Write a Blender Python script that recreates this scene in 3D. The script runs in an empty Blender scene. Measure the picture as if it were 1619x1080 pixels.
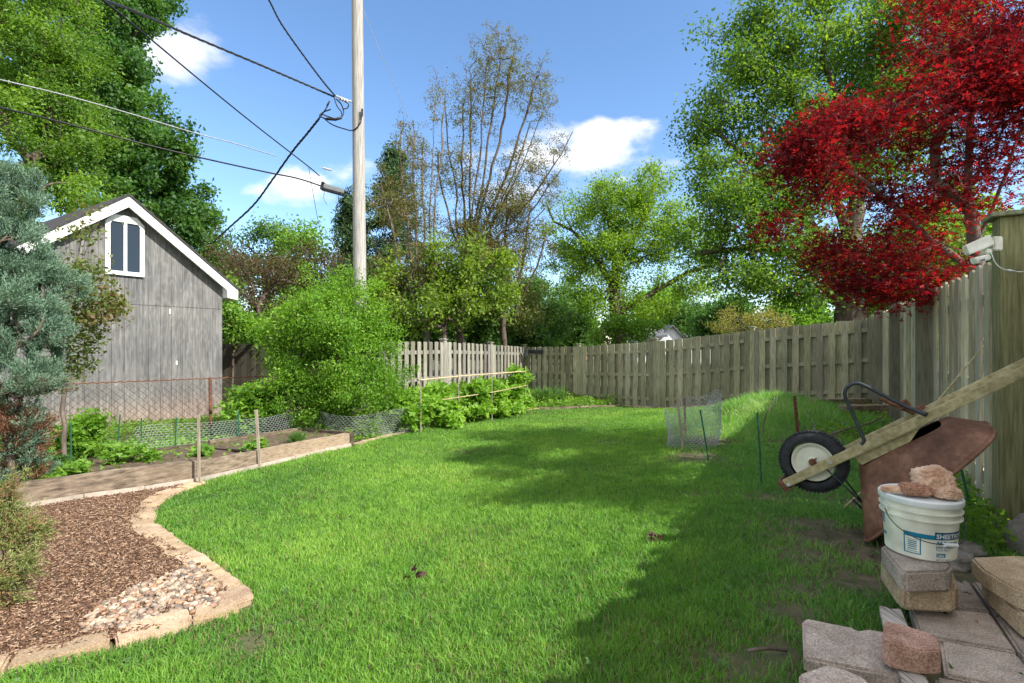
import bpy, bmesh, math, random
import numpy as np
from mathutils import Vector, Matrix
R = math.radians
rng = np.random.default_rng(7)
random.seed(7)
SC = bpy.context.scene
COL = SC.collection

# ------------------------------------------------------------ camera, world, sun, exposure
CAMZ, F, CX, CY = 1.10, 800.0, 809.5, 540.0
cam_d = bpy.data.cameras.new("camera"); cam = bpy.data.objects.new("camera", cam_d); COL.objects.link(cam)
cam.location = (0, 0, CAMZ); cam.rotation_euler = (R(90), 0, 0)
cam_d.sensor_width = 36; cam_d.sensor_fit = 'HORIZONTAL'; cam_d.lens = F / 1619 * 36
cam_d.clip_start = 0.05; cam_d.clip_end = 2000
SC.camera = cam
SUN_EL, SUN_AZ = R(41.5), math.atan2(0.85, -0.52)
sdir = Vector((math.sin(SUN_AZ) * math.cos(SUN_EL), math.cos(SUN_AZ) * math.cos(SUN_EL), math.sin(SUN_EL)))
sun_d = bpy.data.lights.new("sun", 'SUN'); sun = bpy.data.objects.new("sun", sun_d); COL.objects.link(sun)
sun_d.energy = 4.0; sun_d.angle = R(0.53); sun_d.color = (1, 0.95, 0.86)
sun.rotation_euler = (-sdir).to_track_quat('-Z', 'Y').to_euler(); sun.location = (8, -4, 8)
SC.view_settings.view_transform = 'Standard'; SC.view_settings.look = 'None'
SC.view_settings.exposure = 1.13; SC.view_settings.gamma = 1.0
world = bpy.data.worlds.new("World"); SC.world = world; world.use_nodes = True

def build_world():
    nt = world.node_tree; N = nt.nodes; L = nt.links; N.clear()
    out = N.new('ShaderNodeOutputWorld'); bg = N.new('ShaderNodeBackground'); bg.inputs[1].default_value = 0.15
    sky = N.new('ShaderNodeTexSky'); sky.sky_type = 'NISHITA'; sky.sun_disc = False
    sky.sun_elevation = SUN_EL; sky.sun_rotation = SUN_AZ; sky.altitude = 100
    sky.air_density = 1.0; sky.dust_density = 0.3; sky.ozone_density = 3.0
    tc = N.new('ShaderNodeTexCoord'); sep = N.new('ShaderNodeSeparateXYZ'); L.new(tc.outputs['Generated'], sep.inputs[0])
    def M(op, a, b=None, clamp=False):
        n = N.new('ShaderNodeMath'); n.operation = op; n.use_clamp = clamp
        for i, v in enumerate((a, b)):
            if v is None: continue
            if isinstance(v, (int, float)): n.inputs[i].default_value = v
            else: L.new(v, n.inputs[i])
        return n.outputs[0]
    yy = M('MAXIMUM', sep.outputs[1], 0.02)
    u = M('DIVIDE', sep.outputs[0], yy); v = M('DIVIDE', sep.outputs[2], yy)
    noise = N.new('ShaderNodeTexNoise'); noise.inputs['Scale'].default_value = 8.5; noise.inputs['Detail'].default_value = 10
    noise.inputs['Roughness'].default_value = 0.55
    mp = N.new('ShaderNodeMapping'); mp.inputs['Scale'].default_value = (1, 1, 1.9); L.new(tc.outputs['Generated'], mp.inputs[0]); L.new(mp.outputs[0], noise.inputs['Vector'])
    nz = M('MULTIPLY', M('SUBTRACT', noise.outputs[0], 0.5), 3.0)
    mask = None
    # drifting cumulus puffs: (u, v, half width, half height, weight)
    for (a, b, ra, rb, w) in ((-0.65, 0.585, 0.15, 0.085, .62), (-0.72, .63, .09, .05, .4), (0.19, 0.385, 0.2, 0.06, 1.0), (0.06, 0.36, 0.14, 0.055, .85), (-0.41, 0.315, 0.12, 0.045, 1.0), (-0.33, .33, .08, .045, .8),
                              (.02, .30, .16, .03, .45), (1.5, .5, .4, .12, .8), (-1.6, .6, .4, .1, .7)):
        du = M('DIVIDE', M('SUBTRACT', u, a), ra); dv = M('DIVIDE', M('SUBTRACT', v, b), rb)
        d = M('SQRT', M('ADD', M('MULTIPLY', du, du), M('MULTIPLY', dv, dv)))
        m = M('MULTIPLY', M('ADD', M('SUBTRACT', 1.0, d), nz), 1.1, True)
        m = M('MULTIPLY', M('MULTIPLY', m, M('MULTIPLY', m, M('SUBTRACT', 3.0, M('MULTIPLY', m, 2.0)))), w)
        mask = m if mask is None else M('MAXIMUM', mask, m)
    # broken cloud deck added behind and above the camera, unseen, for fill light
    fill_deck = M('MULTIPLY', M('SUBTRACT', M('MULTIPLY', sep.outputs[1], -1.0), -.12), 2.2, True)
    high = M('MULTIPLY', M('SUBTRACT', sep.outputs[2], .72), 5.0, True)
    fill_deck = M('MULTIPLY', M('MULTIPLY', M('MAXIMUM', fill_deck, high), M('MULTIPLY', M('ADD', noise.outputs[0], -.18), 2.6, True)), M('MULTIPLY', sep.outputs[2], 6.0, True), True)
    mask = M('MAXIMUM', mask, fill_deck)
    mix = N.new('ShaderNodeMix'); mix.data_type = 'RGBA'; L.new(mask, mix.inputs[0])
    gam = N.new('ShaderNodeHueSaturation'); gam.inputs['Saturation'].default_value = 1.08; gam.inputs['Value'].default_value = .84; L.new(sky.outputs[0], gam.inputs['Color'])
    L.new(gam.outputs[0], mix.inputs[6]); mix.inputs[7].default_value = (4.6, 4.45, 4.3, 1)
    L.new(mix.outputs[2], bg.inputs[0]); L.new(bg.outputs[0], out.inputs[0])
build_world()

# ------------------------------------------------------------ ground height field
# (x, y, depth below eye level)
CTRL = np.array([(1.6, 1.7, 1.05), (2.3, 2.3, 1.07), (1.0, 1.6, 1.05), (0, 1.9, 1.26), (3.13, 3.16, 1.19), (4.3, 5.15, 1.2), (5.6, 7.3, 1.2), (7.6, 10.5, 1.25),
    (5.7, 12.1, 1.5), (3.9, 13.7, 1.8), (2.1, 15.2, 1.8), (.4, 16.6, 1.76), (-1.65, 12.2, 1.7), (-2.4, 7.5, 1.57), (-3.07, 6.1, 1.52),
    (-3.25, 5.3, 1.5), (-4.4, 4.5, 1.47), (-1.24, 2.5, 1.35), (0, 5, 1.44), (0, 8, 1.58), (1, 11, 1.72), (2, 4, 1.2), (3, 6, 1.28), (3.5, 9, 1.42),
    (-6.4, 11, 1.65), (-7.6, 9, 1.57), (-8.3, 7.9, 1.52), (-6.4, 7.3, 1.6), (-4.4, 8.9, 1.62), (-2.1, 2.0, 1.33), (-5, 0, 1.4), (3, 0, 1.05), (0, -4, 1.1),
    (-10, 12, 1.65), (10, 8, 1.2), (8, 16, 1.7), (0, 20, 1.8), (-6, 18, 1.7), (1.9, 2.9, 1.1), (7, 3, 1.1)], float)
def _phi(r2): return 0.5 * r2 * np.log(r2 + 1e-9)
def _fit():
    P = CTRL[:, :2]; n = len(P); d2 = ((P[:, None] - P[None]) ** 2).sum(-1)
    A = np.zeros((n + 3, n + 3)); A[:n, :n] = _phi(d2) + np.eye(n) * 0.15
    A[:n, n] = 1; A[:n, n + 1:] = P; A[n, :n] = 1; A[n + 1:, :n] = P.T
    b = np.zeros(n + 3); b[:n] = -CTRL[:, 2]
    return np.linalg.solve(A, b)
_W = _fit()
def G(x, y):
    x = np.asarray(x, float); y = np.asarray(y, float); sh = np.broadcast(x, y).shape
    xf = np.broadcast_to(x, sh).ravel(); yf = np.broadcast_to(y, sh).ravel(); out = np.empty(xf.size)
    for i in range(0, xf.size, 100000):
        a, b = xf[i:i + 100000], yf[i:i + 100000]
        r2 = (a[:, None] - CTRL[None, :, 0]) ** 2 + (b[:, None] - CTRL[None, :, 1]) ** 2
        z = _phi(r2) @ _W[:-3] + _W[-3] + _W[-2] * a + _W[-1] * b + CAMZ
        dd = np.hypot(a, b - 8); w = np.clip((dd - 11) / 8, 0, 1); w = w * w * (3 - 2 * w)
        z = z * (1 - w) - 0.62 * w
        z += 0.30 * np.exp(-(((a - 4.5) / 1.0) ** 2 + ((b - 8.7) / 1.3) ** 2))      # weedy mound
        z += 0.012 * np.sin(a * 3.1 + b * 1.7) * np.sin(b * 2.3 - a) * (1 - w)
        out[i:i + 100000] = z
    return out.reshape(sh) if sh else float(out[0])

def P3(px, py, Z): return Vector(((px - CX) / F * Z, Z, CAMZ - (py - CY) / F * Z))
def hit(px, py, dz=0.0):
    Y = np.concatenate([np.arange(1.0, 20, .01), np.arange(20, 120, .2)]); x = (px - CX) / F * Y; z = CAMZ - (py - CY) / F * Y
    below = z < G(x, Y) + dz
    i = int(np.argmax(below)) if below.any() else len(Y) - 1
    return Vector((x[i], Y[i], G(x[i], Y[i]) + dz))
def PH(px, py, h):                                     # point of the level plane h below the eye
    Z = h * F / (py - CY); return Vector(((px - CX) / F * Z, Z, CAMZ - h))

# ------------------------------------------------------------ mesh helpers
def link(o, parent=None):
    COL.objects.link(o)
    if parent is not None: o.parent = parent
    return o
def tag(o, label=None, cat=None, group=None, kind=None):
    if label: o['label'] = label
    if cat: o['category'] = cat
    if group: o['group'] = group
    if kind: o['kind'] = kind
    return o
def empty(name, loc=(0, 0, 0), rz=0, label=None, cat=None, group=None):
    o = bpy.data.objects.new(name, None); link(o); o.location = loc; o.rotation_euler = (0, 0, rz); o.empty_display_size = .1
    return tag(o, label, cat, group)
def root_loc(p):
    while p is not None and p.parent is not None: p = p.parent
    return None if p is None or p.get('_local') or p.type != 'EMPTY' else Vector(p.location)
def np_mesh(name, V, Fs, mat, parent=None, col=None, smooth=False):
    V = np.asarray(V, np.float32); me = bpy.data.meshes.new(name)
    me.vertices.add(len(V)); me.vertices.foreach_set('co', V.ravel())
    loops = np.concatenate([f.ravel() for f in Fs]).astype(np.int32)
    counts = np.concatenate([np.full(len(f), f.shape[1], np.int32) for f in Fs])
    starts = np.concatenate([[0], np.cumsum(counts)[:-1]]).astype(np.int32)
    me.loops.add(len(loops)); me.loops.foreach_set('vertex_index', loops)
    me.polygons.add(len(counts)); me.polygons.foreach_set('loop_start', starts); me.polygons.foreach_set('loop_total', counts)
    if smooth: me.polygons.foreach_set('use_smooth', np.ones(len(counts), bool))
    if col is not None:
        a = me.color_attributes.new('Col', 'FLOAT_COLOR', 'POINT')
        c = np.ones((len(V), 4), np.float32); c[:, :3] = col; a.data.foreach_set('color', c.ravel())
    me.update(calc_edges=True); me.validate()
    me.materials.append(mat)
    o = bpy.data.objects.new(name, me); link(o, parent)
    if root_loc(parent) is not None: me.transform(Matrix.Translation(-root_loc(parent)))
    return o

class MB:
    """collects shapes (world coordinates) into one mesh"""
    def __init__(s): s.v = []; s.f = []; s.c = []; s.n = 0
    def add(s, V, Fc, c=None):
        V = [tuple(p) for p in V]; s.v += V; s.f += [tuple(i + s.n for i in f) for f in Fc]; s.n += len(V)
        s.c += [c if c is not None else 1.0] * len(V); return s
    def box(s, c, ax, ay, az, col=None):              # centre + half-axis vectors
        c, ax, ay, az = Vector(c), Vector(ax), Vector(ay), Vector(az); V = []
        for k in (-1, 1):
            for j in (-1, 1):
                for i in (-1, 1): V.append(c + ax * i + ay * j + az * k)
        return s.add(V, [(0, 2, 3, 1), (4, 5, 7, 6), (0, 1, 5, 4), (2, 6, 7, 3), (0, 4, 6, 2), (1, 3, 7, 5)], col)
    def abox(s, x0, x1, y0, y1, z0, z1, col=None):
        return s.box(((x0 + x1) / 2, (y0 + y1) / 2, (z0 + z1) / 2), ((x1 - x0) / 2, 0, 0), (0, (y1 - y0) / 2, 0), (0, 0, (z1 - z0) / 2), col)
    def prism(s, top, down, col=None):                # polygon (ccw seen from outside) extruded along 'down'
        n = len(top); top = [Vector(p) for p in top]; down = Vector(down)
        nn = Vector((0, 0, 0))
        for i in range(n): nn += top[i].cross(top[(i + 1) % n])
        if nn.dot(down) > 0: top = top[::-1]
        V = top + [p + down for p in top]
        Fc = [tuple(range(n)), tuple(range(2 * n - 1, n - 1, -1))] + [(i, i + n, (i + 1) % n + n, (i + 1) % n) for i in range(n)]
        return s.add(V, Fc, col)
    def tube(s, pts, r, k=8, cap=True, col=None):
        pts = [Vector(p) for p in pts]; n = len(pts); rr = r if isinstance(r, (list, tuple)) else [r] * n
        V = []; prev = None
        for i, p in enumerate(pts):
            d = (pts[min(i + 1, n - 1)] - pts[max(i - 1, 0)]).normalized()
            if prev is None:
                a = Vector((0, 0, 1)) if abs(d.z) < .9 else Vector((1, 0, 0)); e1 = d.cross(a).normalized()
            else: e1 = (prev - d * prev.dot(d)).normalized()
            prev = e1; e2 = d.cross(e1)
            for j in range(k):
                t = 2 * math.pi * j / k; V.append(p + (e1 * math.cos(t) + e2 * math.sin(t)) * rr[i])
        Fc = [(i * k + j, i * k + (j + 1) % k, (i + 1) * k + (j + 1) % k, (i + 1) * k + j) for i in range(n - 1) for j in range(k)]
        if cap: Fc += [tuple(range(k - 1, -1, -1)), tuple((n - 1) * k + j for j in range(k))]
        return s.add(V, Fc, col)
    def lathe(s, c, prof, k=40, axis=None, ref=None, col=None, cap=(True, True)):
        c = Vector(c); axis = Vector(axis or (0, 0, 1)).normalized()
        a = Vector(ref) if ref else (Vector((1, 0, 0)) if abs(axis.x) < .9 else Vector((0, 1, 0)))
        e1 = (a - axis * a.dot(axis)).normalized(); e2 = axis.cross(e1); V = []
        for r, h in prof:
            for j in range(k):
                t = 2 * math.pi * j / k; V.append(c + axis * h + (e1 * math.cos(t) + e2 * math.sin(t)) * r)
        n = len(prof)
        Fc = [(i * k + j, i * k + (j + 1) % k, (i + 1) * k + (j + 1) % k, (i + 1) * k + j) for i in range(n - 1) for j in range(k)]
        if cap[0]: Fc.append(tuple(range(k - 1, -1, -1)))
        if cap[1]: Fc.append(tuple((n - 1) * k + j for j in range(k)))
        return s.add(V, Fc, col)
    def build(s, name, mat, parent=None, smooth=False, bevel=0, seg=1, rough=0, sub=0):
        me = bpy.data.meshes.new(name); me.from_pydata(s.v, [], s.f)
        a = me.color_attributes.new('Col', 'FLOAT_COLOR', 'POINT')
        cc = np.ones((len(s.v), 4), np.float32)
        for i, c in enumerate(s.c): cc[i, :3] = c
        a.data.foreach_set('color', cc.ravel())
        if bevel or sub or rough:
            bm = bmesh.new(); bm.from_mesh(me)
            if bevel: bmesh.ops.bevel(bm, geom=[e for e in bm.edges if e.calc_face_angle(0) > .4], offset=bevel, segments=seg, affect='EDGES', clamp_overlap=True)
            if sub:
                bmesh.ops.triangulate(bm, faces=[f for f in bm.faces if len(f.verts) > 4])
                bmesh.ops.subdivide_edges(bm, edges=bm.edges[:], cuts=sub, use_grid_fill=True)
            if rough:
                from mathutils import noise as mn
                for v in bm.verts:
                    v.co += mn.noise_vector(v.co * 9) * rough + mn.noise_vector(v.co * 30) * rough * .5
            bm.to_mesh(me); bm.free()
        if smooth:
            for p in me.polygons: p.use_smooth = True
            if smooth != 2: me.set_sharp_from_angle(angle=R(35))
        me.materials.append(mat); me.update()
        if root_loc(parent) is not None: me.transform(Matrix.Translation(-root_loc(parent)))
        o = bpy.data.objects.new(name, me); link(o, parent); return o

def thing(name, loc, label, cat, group=None): return empty(name, loc, 0, label, cat, group)
def spline(pts, n=8):
    pts = [Vector(p) for p in pts]; out = []
    for i in range(len(pts) - 1):
        p0 = pts[max(i - 1, 0)]; p1 = pts[i]; p2 = pts[i + 1]; p3 = pts[min(i + 2, len(pts) - 1)]
        for k in range(n):
            t = k / n
            out.append(0.5 * ((2 * p1) + (p2 - p0) * t + (2 * p0 - 5 * p1 + 4 * p2 - p3) * t * t + (3 * p1 - p0 - 3 * p2 + p3) * t ** 3))
    out.append(pts[-1]); return out

# ------------------------------------------------------------ materials
def mat_base(name):
    m = bpy.data.materials.new(name); m.use_nodes = True; nt = m.node_tree
    b = nt.nodes['Principled BSDF']; return m, nt, b
def ramp(nt, src, stops, interp='LINEAR'):
    r = nt.nodes.new('ShaderNodeValToRGB'); r.color_ramp.interpolation = interp
    e = r.color_ramp.elements
    while len(e) < len(stops): e.new(0.5)
    for i, (p, c) in enumerate(stops): e[i].position = p; e[i].color = (*c, 1)
    nt.links.new(src, r.inputs[0]); return r.outputs[0]
def noise(nt, scale, detail=5, rough=.55, vec=None, dist=0, mapping=None, coord='Object'):
    n = nt.nodes.new('ShaderNodeTexNoise'); n.inputs['Scale'].default_value = scale; n.inputs['Detail'].default_value = detail
    n.inputs['Roughness'].default_value = rough; n.inputs['Distortion'].default_value = dist
    tc = nt.nodes.new('ShaderNodeTexCoord'); src = tc.outputs[coord]
    if mapping:
        mp = nt.nodes.new('ShaderNodeMapping'); mp.inputs['Scale'].default_value = mapping; nt.links.new(src, mp.inputs[0]); src = mp.outputs[0]
    nt.links.new(src, n.inputs['Vector']); return n.outputs[0]
def mixc(nt, fac, a, b, mode='MIX'):
    m = nt.nodes.new('ShaderNodeMix'); m.data_type = 'RGBA'; m.blend_type = mode
    for i, v in ((0, fac), (6, a), (7, b)):
        if isinstance(v, (int, float)): m.inputs[i].default_value = v
        elif isinstance(v, tuple): m.inputs[i].default_value = (*v, 1)
        else: nt.links.new(v, m.inputs[i])
    return m.outputs[2]
def bump(nt, b, h, dist=.01, st=.6):
    n = nt.nodes.new('ShaderNodeBump'); n.inputs['Distance'].default_value = dist; n.inputs['Strength'].default_value = st
    nt.links.new(h, n.inputs['Height']); nt.links.new(n.outputs[0], b.inputs['Normal'])
def attr(nt, name='Col'):
    a = nt.nodes.new('ShaderNodeAttribute'); a.attribute_name = name; return a.outputs['Color']
def simple(name, stops, scale=8, detail=6, rough=.8, mapping=None, bd=.003, metallic=0, spec=.3, dist=0, useattr=True, bs=.6, scale2=None):
    m, nt, b = mat_base(name)
    n = noise(nt, scale, detail, .62, mapping=mapping, dist=dist); c = ramp(nt, n, stops)
    if scale2:
        n2 = noise(nt, scale2, 4, .5); c = mixc(nt, .55, c, ramp(nt, n2, [(.3, (.55, .55, .55)), (.7, (1.25, 1.25, 1.25))]), 'MULTIPLY')
    if useattr: c = mixc(nt, 1.0, c, attr(nt), 'MULTIPLY')
    nt.links.new(c, b.inputs['Base Color']); b.inputs['Roughness'].default_value = rough; b.inputs['Metallic'].default_value = metallic
    b.inputs['Specular IOR Level'].default_value = spec
    if bd: bump(nt, b, n, bd, bs)
    return m
def stone_mat(name, lo, hi, speck=.35, scale=18, bd=.003):
    m, nt, b = mat_base(name)
    n1 = noise(nt, scale, 6, .6); n2 = noise(nt, 170, 3, .7); n3 = noise(nt, 4, 4, .6)
    c = ramp(nt, n1, [(.3, lo), (.7, hi)])
    c = mixc(nt, speck, c, ramp(nt, n2, [(.36, (.35, .33, .31)), (.5, (1, 1, 1)), (.66, (1.7, 1.65, 1.6))]), 'MULTIPLY')
    c = mixc(nt, .6, c, ramp(nt, n3, [(.35, (.7, .69, .66)), (.65, (1.15, 1.13, 1.1))]), 'MULTIPLY')
    c = mixc(nt, 1.0, c, attr(nt), 'MULTIPLY'); nt.links.new(c, b.inputs['Base Color']); b.inputs['Roughness'].default_value = .95; b.inputs['Specular IOR Level'].default_value = .2
    h = mixc(nt, .5, n1, n2); bump(nt, b, h, bd, .5); return m
def leaf_mat(name, trans=.5, gloss=.02, rough=.6):
    m = bpy.data.materials.new(name); m.use_nodes = True; nt = m.node_tree; nt.nodes.clear()
    out = nt.nodes.new('ShaderNodeOutputMaterial'); d = nt.nodes.new('ShaderNodeBsdfDiffuse'); t = nt.nodes.new('ShaderNodeBsdfTranslucent')
    g = nt.nodes.new('ShaderNodeBsdfGlossy'); g.inputs['Roughness'].default_value = rough; g.inputs['Color'].default_value = (1, 1, 1, 1)
    c = attr(nt); nt.links.new(c, d.inputs[0])
    br = mixc(nt, 1.0, c, (1.5, 1.45, .7), 'MULTIPLY'); nt.links.new(br, t.inputs[0])
    m1 = nt.nodes.new('ShaderNodeMixShader'); m1.inputs[0].default_value = trans; nt.links.new(d.outputs[0], m1.inputs[1]); nt.links.new(t.outputs[0], m1.inputs[2])
    m2 = nt.nodes.new('ShaderNodeMixShader'); m2.inputs[0].default_value = gloss; nt.links.new(m1.outputs[0], m2.inputs[1]); nt.links.new(g.outputs[0], m2.inputs[2])
    nt.links.new(m2.outputs[0], out.inputs[0]); return m

M = {}
M['leaf'] = leaf_mat('leaf')
M['redleaf'] = leaf_mat('red_leaf', .5, .008, .6)
for n in M['redleaf'].node_tree.nodes:
    if n.type == 'MIX': n.inputs[7].default_value = (1.35, .8, .8, 1)
M['grass'] = leaf_mat('grass_blade', .45, .015, .6)
M['needle'] = leaf_mat('needle', .2, .015, .7)
M['bark'] = simple('bark', [(.3, (.035, .026, .02)), (.55, (.11, .085, .065)), (.8, (.2, .165, .13))], 14, 8, .9, (1, 1, .22), .02)
M['bark_grey'] = simple('bark_grey', [(.3, (.07, .055, .045)), (.55, (.17, .14, .115)), (.8, (.3, .26, .22))], 14, 8, .9, (1, 1, .22), .015)
M['fence'] = simple('weathered_fence_wood', [(.25, (.12, .12, .075)), (.5, (.31, .305, .205)), (.75, (.48, .47, .35))], 7, 9, .9, (9, 9, .6), .004, scale2=1.3)
M['fence_grey'] = simple('grey_fence_wood', [(.25, (.11, .105, .09)), (.5, (.25, .24, .205)), (.75, (.4, .385, .34))], 7, 9, .9, (9, 9, .6), .004, scale2=1.3)
M['fence_sun_tinted'] = simple('sun_tinted_fence_wood', [(.25, (.2, .185, .12)), (.5, (.45, .42, .3)), (.75, (.64, .6, .46))], 7, 9, .9, (9, 9, .6), .004, scale2=1.3)  # fence wood made paler, the sunlit look of the boards put into the colour
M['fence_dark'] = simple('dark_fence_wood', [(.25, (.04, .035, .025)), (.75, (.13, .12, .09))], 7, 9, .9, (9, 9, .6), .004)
M['pole'] = simple('pole_wood', [(.25, (.15, .14, .13)), (.5, (.34, .325, .305)), (.8, (.54, .525, .5))], 6, 9, .9, (9, 9, .35), .006)
M['timber'] = simple('old_timber', [(.3, (.06, .045, .035)), (.5, (.19, .145, .105)), (.75, (.34, .27, .2))], 4, 10, .9, (2, 2, 9), .004, scale2=2.5)
M['timber_tan'] = simple('tan_timber', [(.3, (.22, .15, .1)), (.5, (.4, .3, .21)), (.75, (.52, .41, .3))], 5, 9, .9, (3, 3, 14), .003, scale2=2)
M['driftwood'] = simple('bleached_board', [(.35, (.1, .08, .06)), (.5, (.4, .36, .31)), (.7, (.62, .58, .52))], 4, 8, .9, (26, 1.5, 6), .006)
M['soil'] = simple('soil', [(.3, (.05, .034, .024)), (.55, (.12, .085, .06)), (.8, (.22, .165, .12))], 22, 8, .95, None, .02, useattr=False)
M['ground'] = None
M['stone_tan'] = stone_mat('tan_cast_stone', (.33, .235, .16), (.5, .385, .275), .6, 12)
M['curb'] = simple('curb_concrete', [(.3, (.3, .25, .2)), (.7, (.46, .4, .34))], 16, 8, .9, None, .004, scale2=3)
M['white'] = simple('white_paint', [(.3, (.66, .66, .64)), (.6, (.82, .82, .81))], 6, 6, .6, None, .001, spec=.4)
M['shingle'] = simple('dark_shingle', [(.3, (.02, .02, .022)), (.7, (.07, .065, .065))], 30, 6, .9, None, .005)
M['rust'] = simple('rusted_steel', [(.3, (.07, .03, .02)), (.55, (.17, .075, .045)), (.8, (.3, .16, .1))], 40, 6, .85, None, .002, scale2=6)
M['wire'] = simple('galvanised_wire', [(.3, (.33, .34, .36)), (.7, (.52, .53, .56))], 30, 3, .5, None, 0, metallic=0)
M['rustwire'] = simple('old_wire', [(.3, (.12, .07, .05)), (.7, (.26, .19, .15))], 30, 3, .7, None, 0)
M['greenwire'] = simple('green_coated_wire', [(.3, (.015, .07, .04)), (.7, (.03, .13, .08))], 30, 3, .5, None, 0)
M['stakewood'] = simple('stake_wood', [(.3, (.2, .16, .12)), (.7, (.44, .38, .31))], 9, 6, .9, (9, 9, .8), .002)
M['bamboo'] = simple('bamboo', [(.3, (.42, .3, .16)), (.7, (.62, .5, .32))], 9, 5, .6, None, .001)
M['cable'] = simple('black_cable', [(.3, (.012, .012, .014)), (.7, (.03, .03, .034))], 20, 3, .5, None, 0)
M['cable_grey'] = simple('grey_cable', [(.3, (.22, .23, .24)), (.7, (.38, .39, .4))], 20, 3, .5, None, 0)
M['greybox'] = simple('grey_plastic', [(.3, (.13, .15, .16)), (.7, (.2, .22, .23))], 12, 4, .5, None, 0)
M['rubber'] = simple('tyre_rubber', [(.3, (.012, .014, .017)), (.7, (.035, .038, .042))], 30, 5, .75, None, .001)
M['rim'] = simple('cream_rim_paint', [(.3, (.5, .5, .4)), (.7, (.68, .68, .57))], 14, 6, .45, None, .0005)
M['blacksteel'] = simple('black_painted_steel', [(.3, (.02, .025, .03)), (.7, (.05, .06, .07))], 14, 6, .45, None, .0005)
M['traymetal'] = simple('rusty_tray', [(.28, (.12, .045, .02)), (.5, (.25, .1, .045)), (.72, (.38, .19, .1))], 7, 9, .6, None, .002, spec=.4, scale2=2.6)
M['handlewood'] = simple('mossy_handle_wood', [(.25, (.2, .17, .08)), (.5, (.4, .35, .19)), (.75, (.6, .53, .34))], 5, 9, .85, (7, 2.5, 7), .003, scale2=4)
M['bucket'] = simple('aged_white_plastic', [(.3, (.68, .67, .54)), (.6, (.82, .82, .71)), (.8, (.86, .86, .78))], 5, 6, .45, None, .0005, spec=.4, scale2=9)
M['lid'] = simple('white_lid_plastic', [(.3, (.62, .65, .64)), (.7, (.78, .81, .81))], 9, 6, .4, None, .0005, spec=.45)
M['teal'] = simple('teal_print', [(.35, (.005, .15, .25)), (.7, (.01, .22, .33))], 40, 4, .5, None, 0, useattr=False)
M['navy'] = simple('navy_print', [(.35, (.005, .06, .14)), (.7, (.01, .09, .18))], 40, 4, .5, None, 0, useattr=False)
M['cloth'] = simple('peach_cloth', [(.3, (.46, .26, .16)), (.5, (.64, .42, .29)), (.75, (.78, .6, .46))], 9, 5, .85, None, .001, scale2=5)
M['sponge'] = simple('brown_sponge', [(.3, (.18, .09, .055)), (.5, (.42, .22, .14)), (.75, (.54, .33, .23))], 120, 3, .95, None, .004, scale2=20)
M['block'] = stone_mat('retaining_block', (.26, .215, .185), (.42, .36, .31), .6, 14)
M['block_tan'] = stone_mat('tan_retaining_block', (.34, .25, .155), (.52, .41, .28), .6, 14)
M['slab'] = stone_mat('concrete_paver', (.34, .28, .235), (.5, .43, .37), .6)
M['brick'] = stone_mat('clay_brick', (.27, .155, .11), (.42, .27, .21), .7, 16)
M['pebble'] = simple('river_pebble', [(.3, (.75, .75, .75)), (.7, (1.15, 1.15, 1.15))], 30, 5, .7, None, .001, spec=.4)
M['chip'] = simple('wood_chip', [(.3, (.7, .7, .7)), (.7, (1.2, 1.2, 1.2))], 60, 4, .95, None, 0)
M['rock'] = simple('field_rock', [(.3, (.13, .12, .11)), (.5, (.25, .235, .215)), (.75, (.4, .38, .35))], 14, 9, .9, None, .01)
M['siding_white'] = simple('white_siding', [(.3, (.6, .62, .66)), (.7, (.78, .8, .83))], 3, 4, .7, None, 0)
M['roof_grey'] = simple('grey_roof', [(.3, (.07, .075, .09)), (.7, (.15, .155, .17))], 12, 5, .9, None, 0)
M['pinkbrick'] = simple('pink_brick_wall', [(.3, (.36, .2, .16)), (.7, (.52, .34, .28))], 12, 5, .9, None, 0)
M['pinkroof'] = simple('brown_red_roof', [(.3, (.2, .11, .09)), (.7, (.33, .2, .17))], 12, 5, .9, None, 0)
def glass_mat():
    m, nt, b = mat_base('window_glass'); b.inputs['Base Color'].default_value = (.02, .03, .045, 1); b.inputs['Roughness'].default_value = .04
    b.inputs['Specular IOR Level'].default_value = .35; return m
M['glass'] = glass_mat()
def tray_mat():
    m, nt, b = mat_base('rusty_tray'); n1 = noise(nt, 6, 9, .65); n2 = noise(nt, 3, 6, .6, mapping=(1, 1, 9), dist=1.5); n3 = noise(nt, 38, 6, .7)
    c = ramp(nt, n1, [(.3, (.085, .042, .028)), (.5, (.165, .08, .05)), (.68, (.27, .145, .095))])
    c = mixc(nt, ramp(nt, n2, [(.64, (0, 0, 0)), (.7, (.55, .55, .55))]), c, (.36, .24, .18)); c = mixc(nt, .5, c, ramp(nt, n3, [(.35, (.5, .45, .42)), (.6, (1.2, 1.15, 1.1))]), 'MULTIPLY')
    nt.links.new(c, b.inputs['Base Color']); b.inputs['Roughness'].default_value = .65; b.inputs['Specular IOR Level'].default_value = .3; bump(nt, b, n3, .0015, .5); return m
M['traymetal'] = tray_mat()
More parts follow.
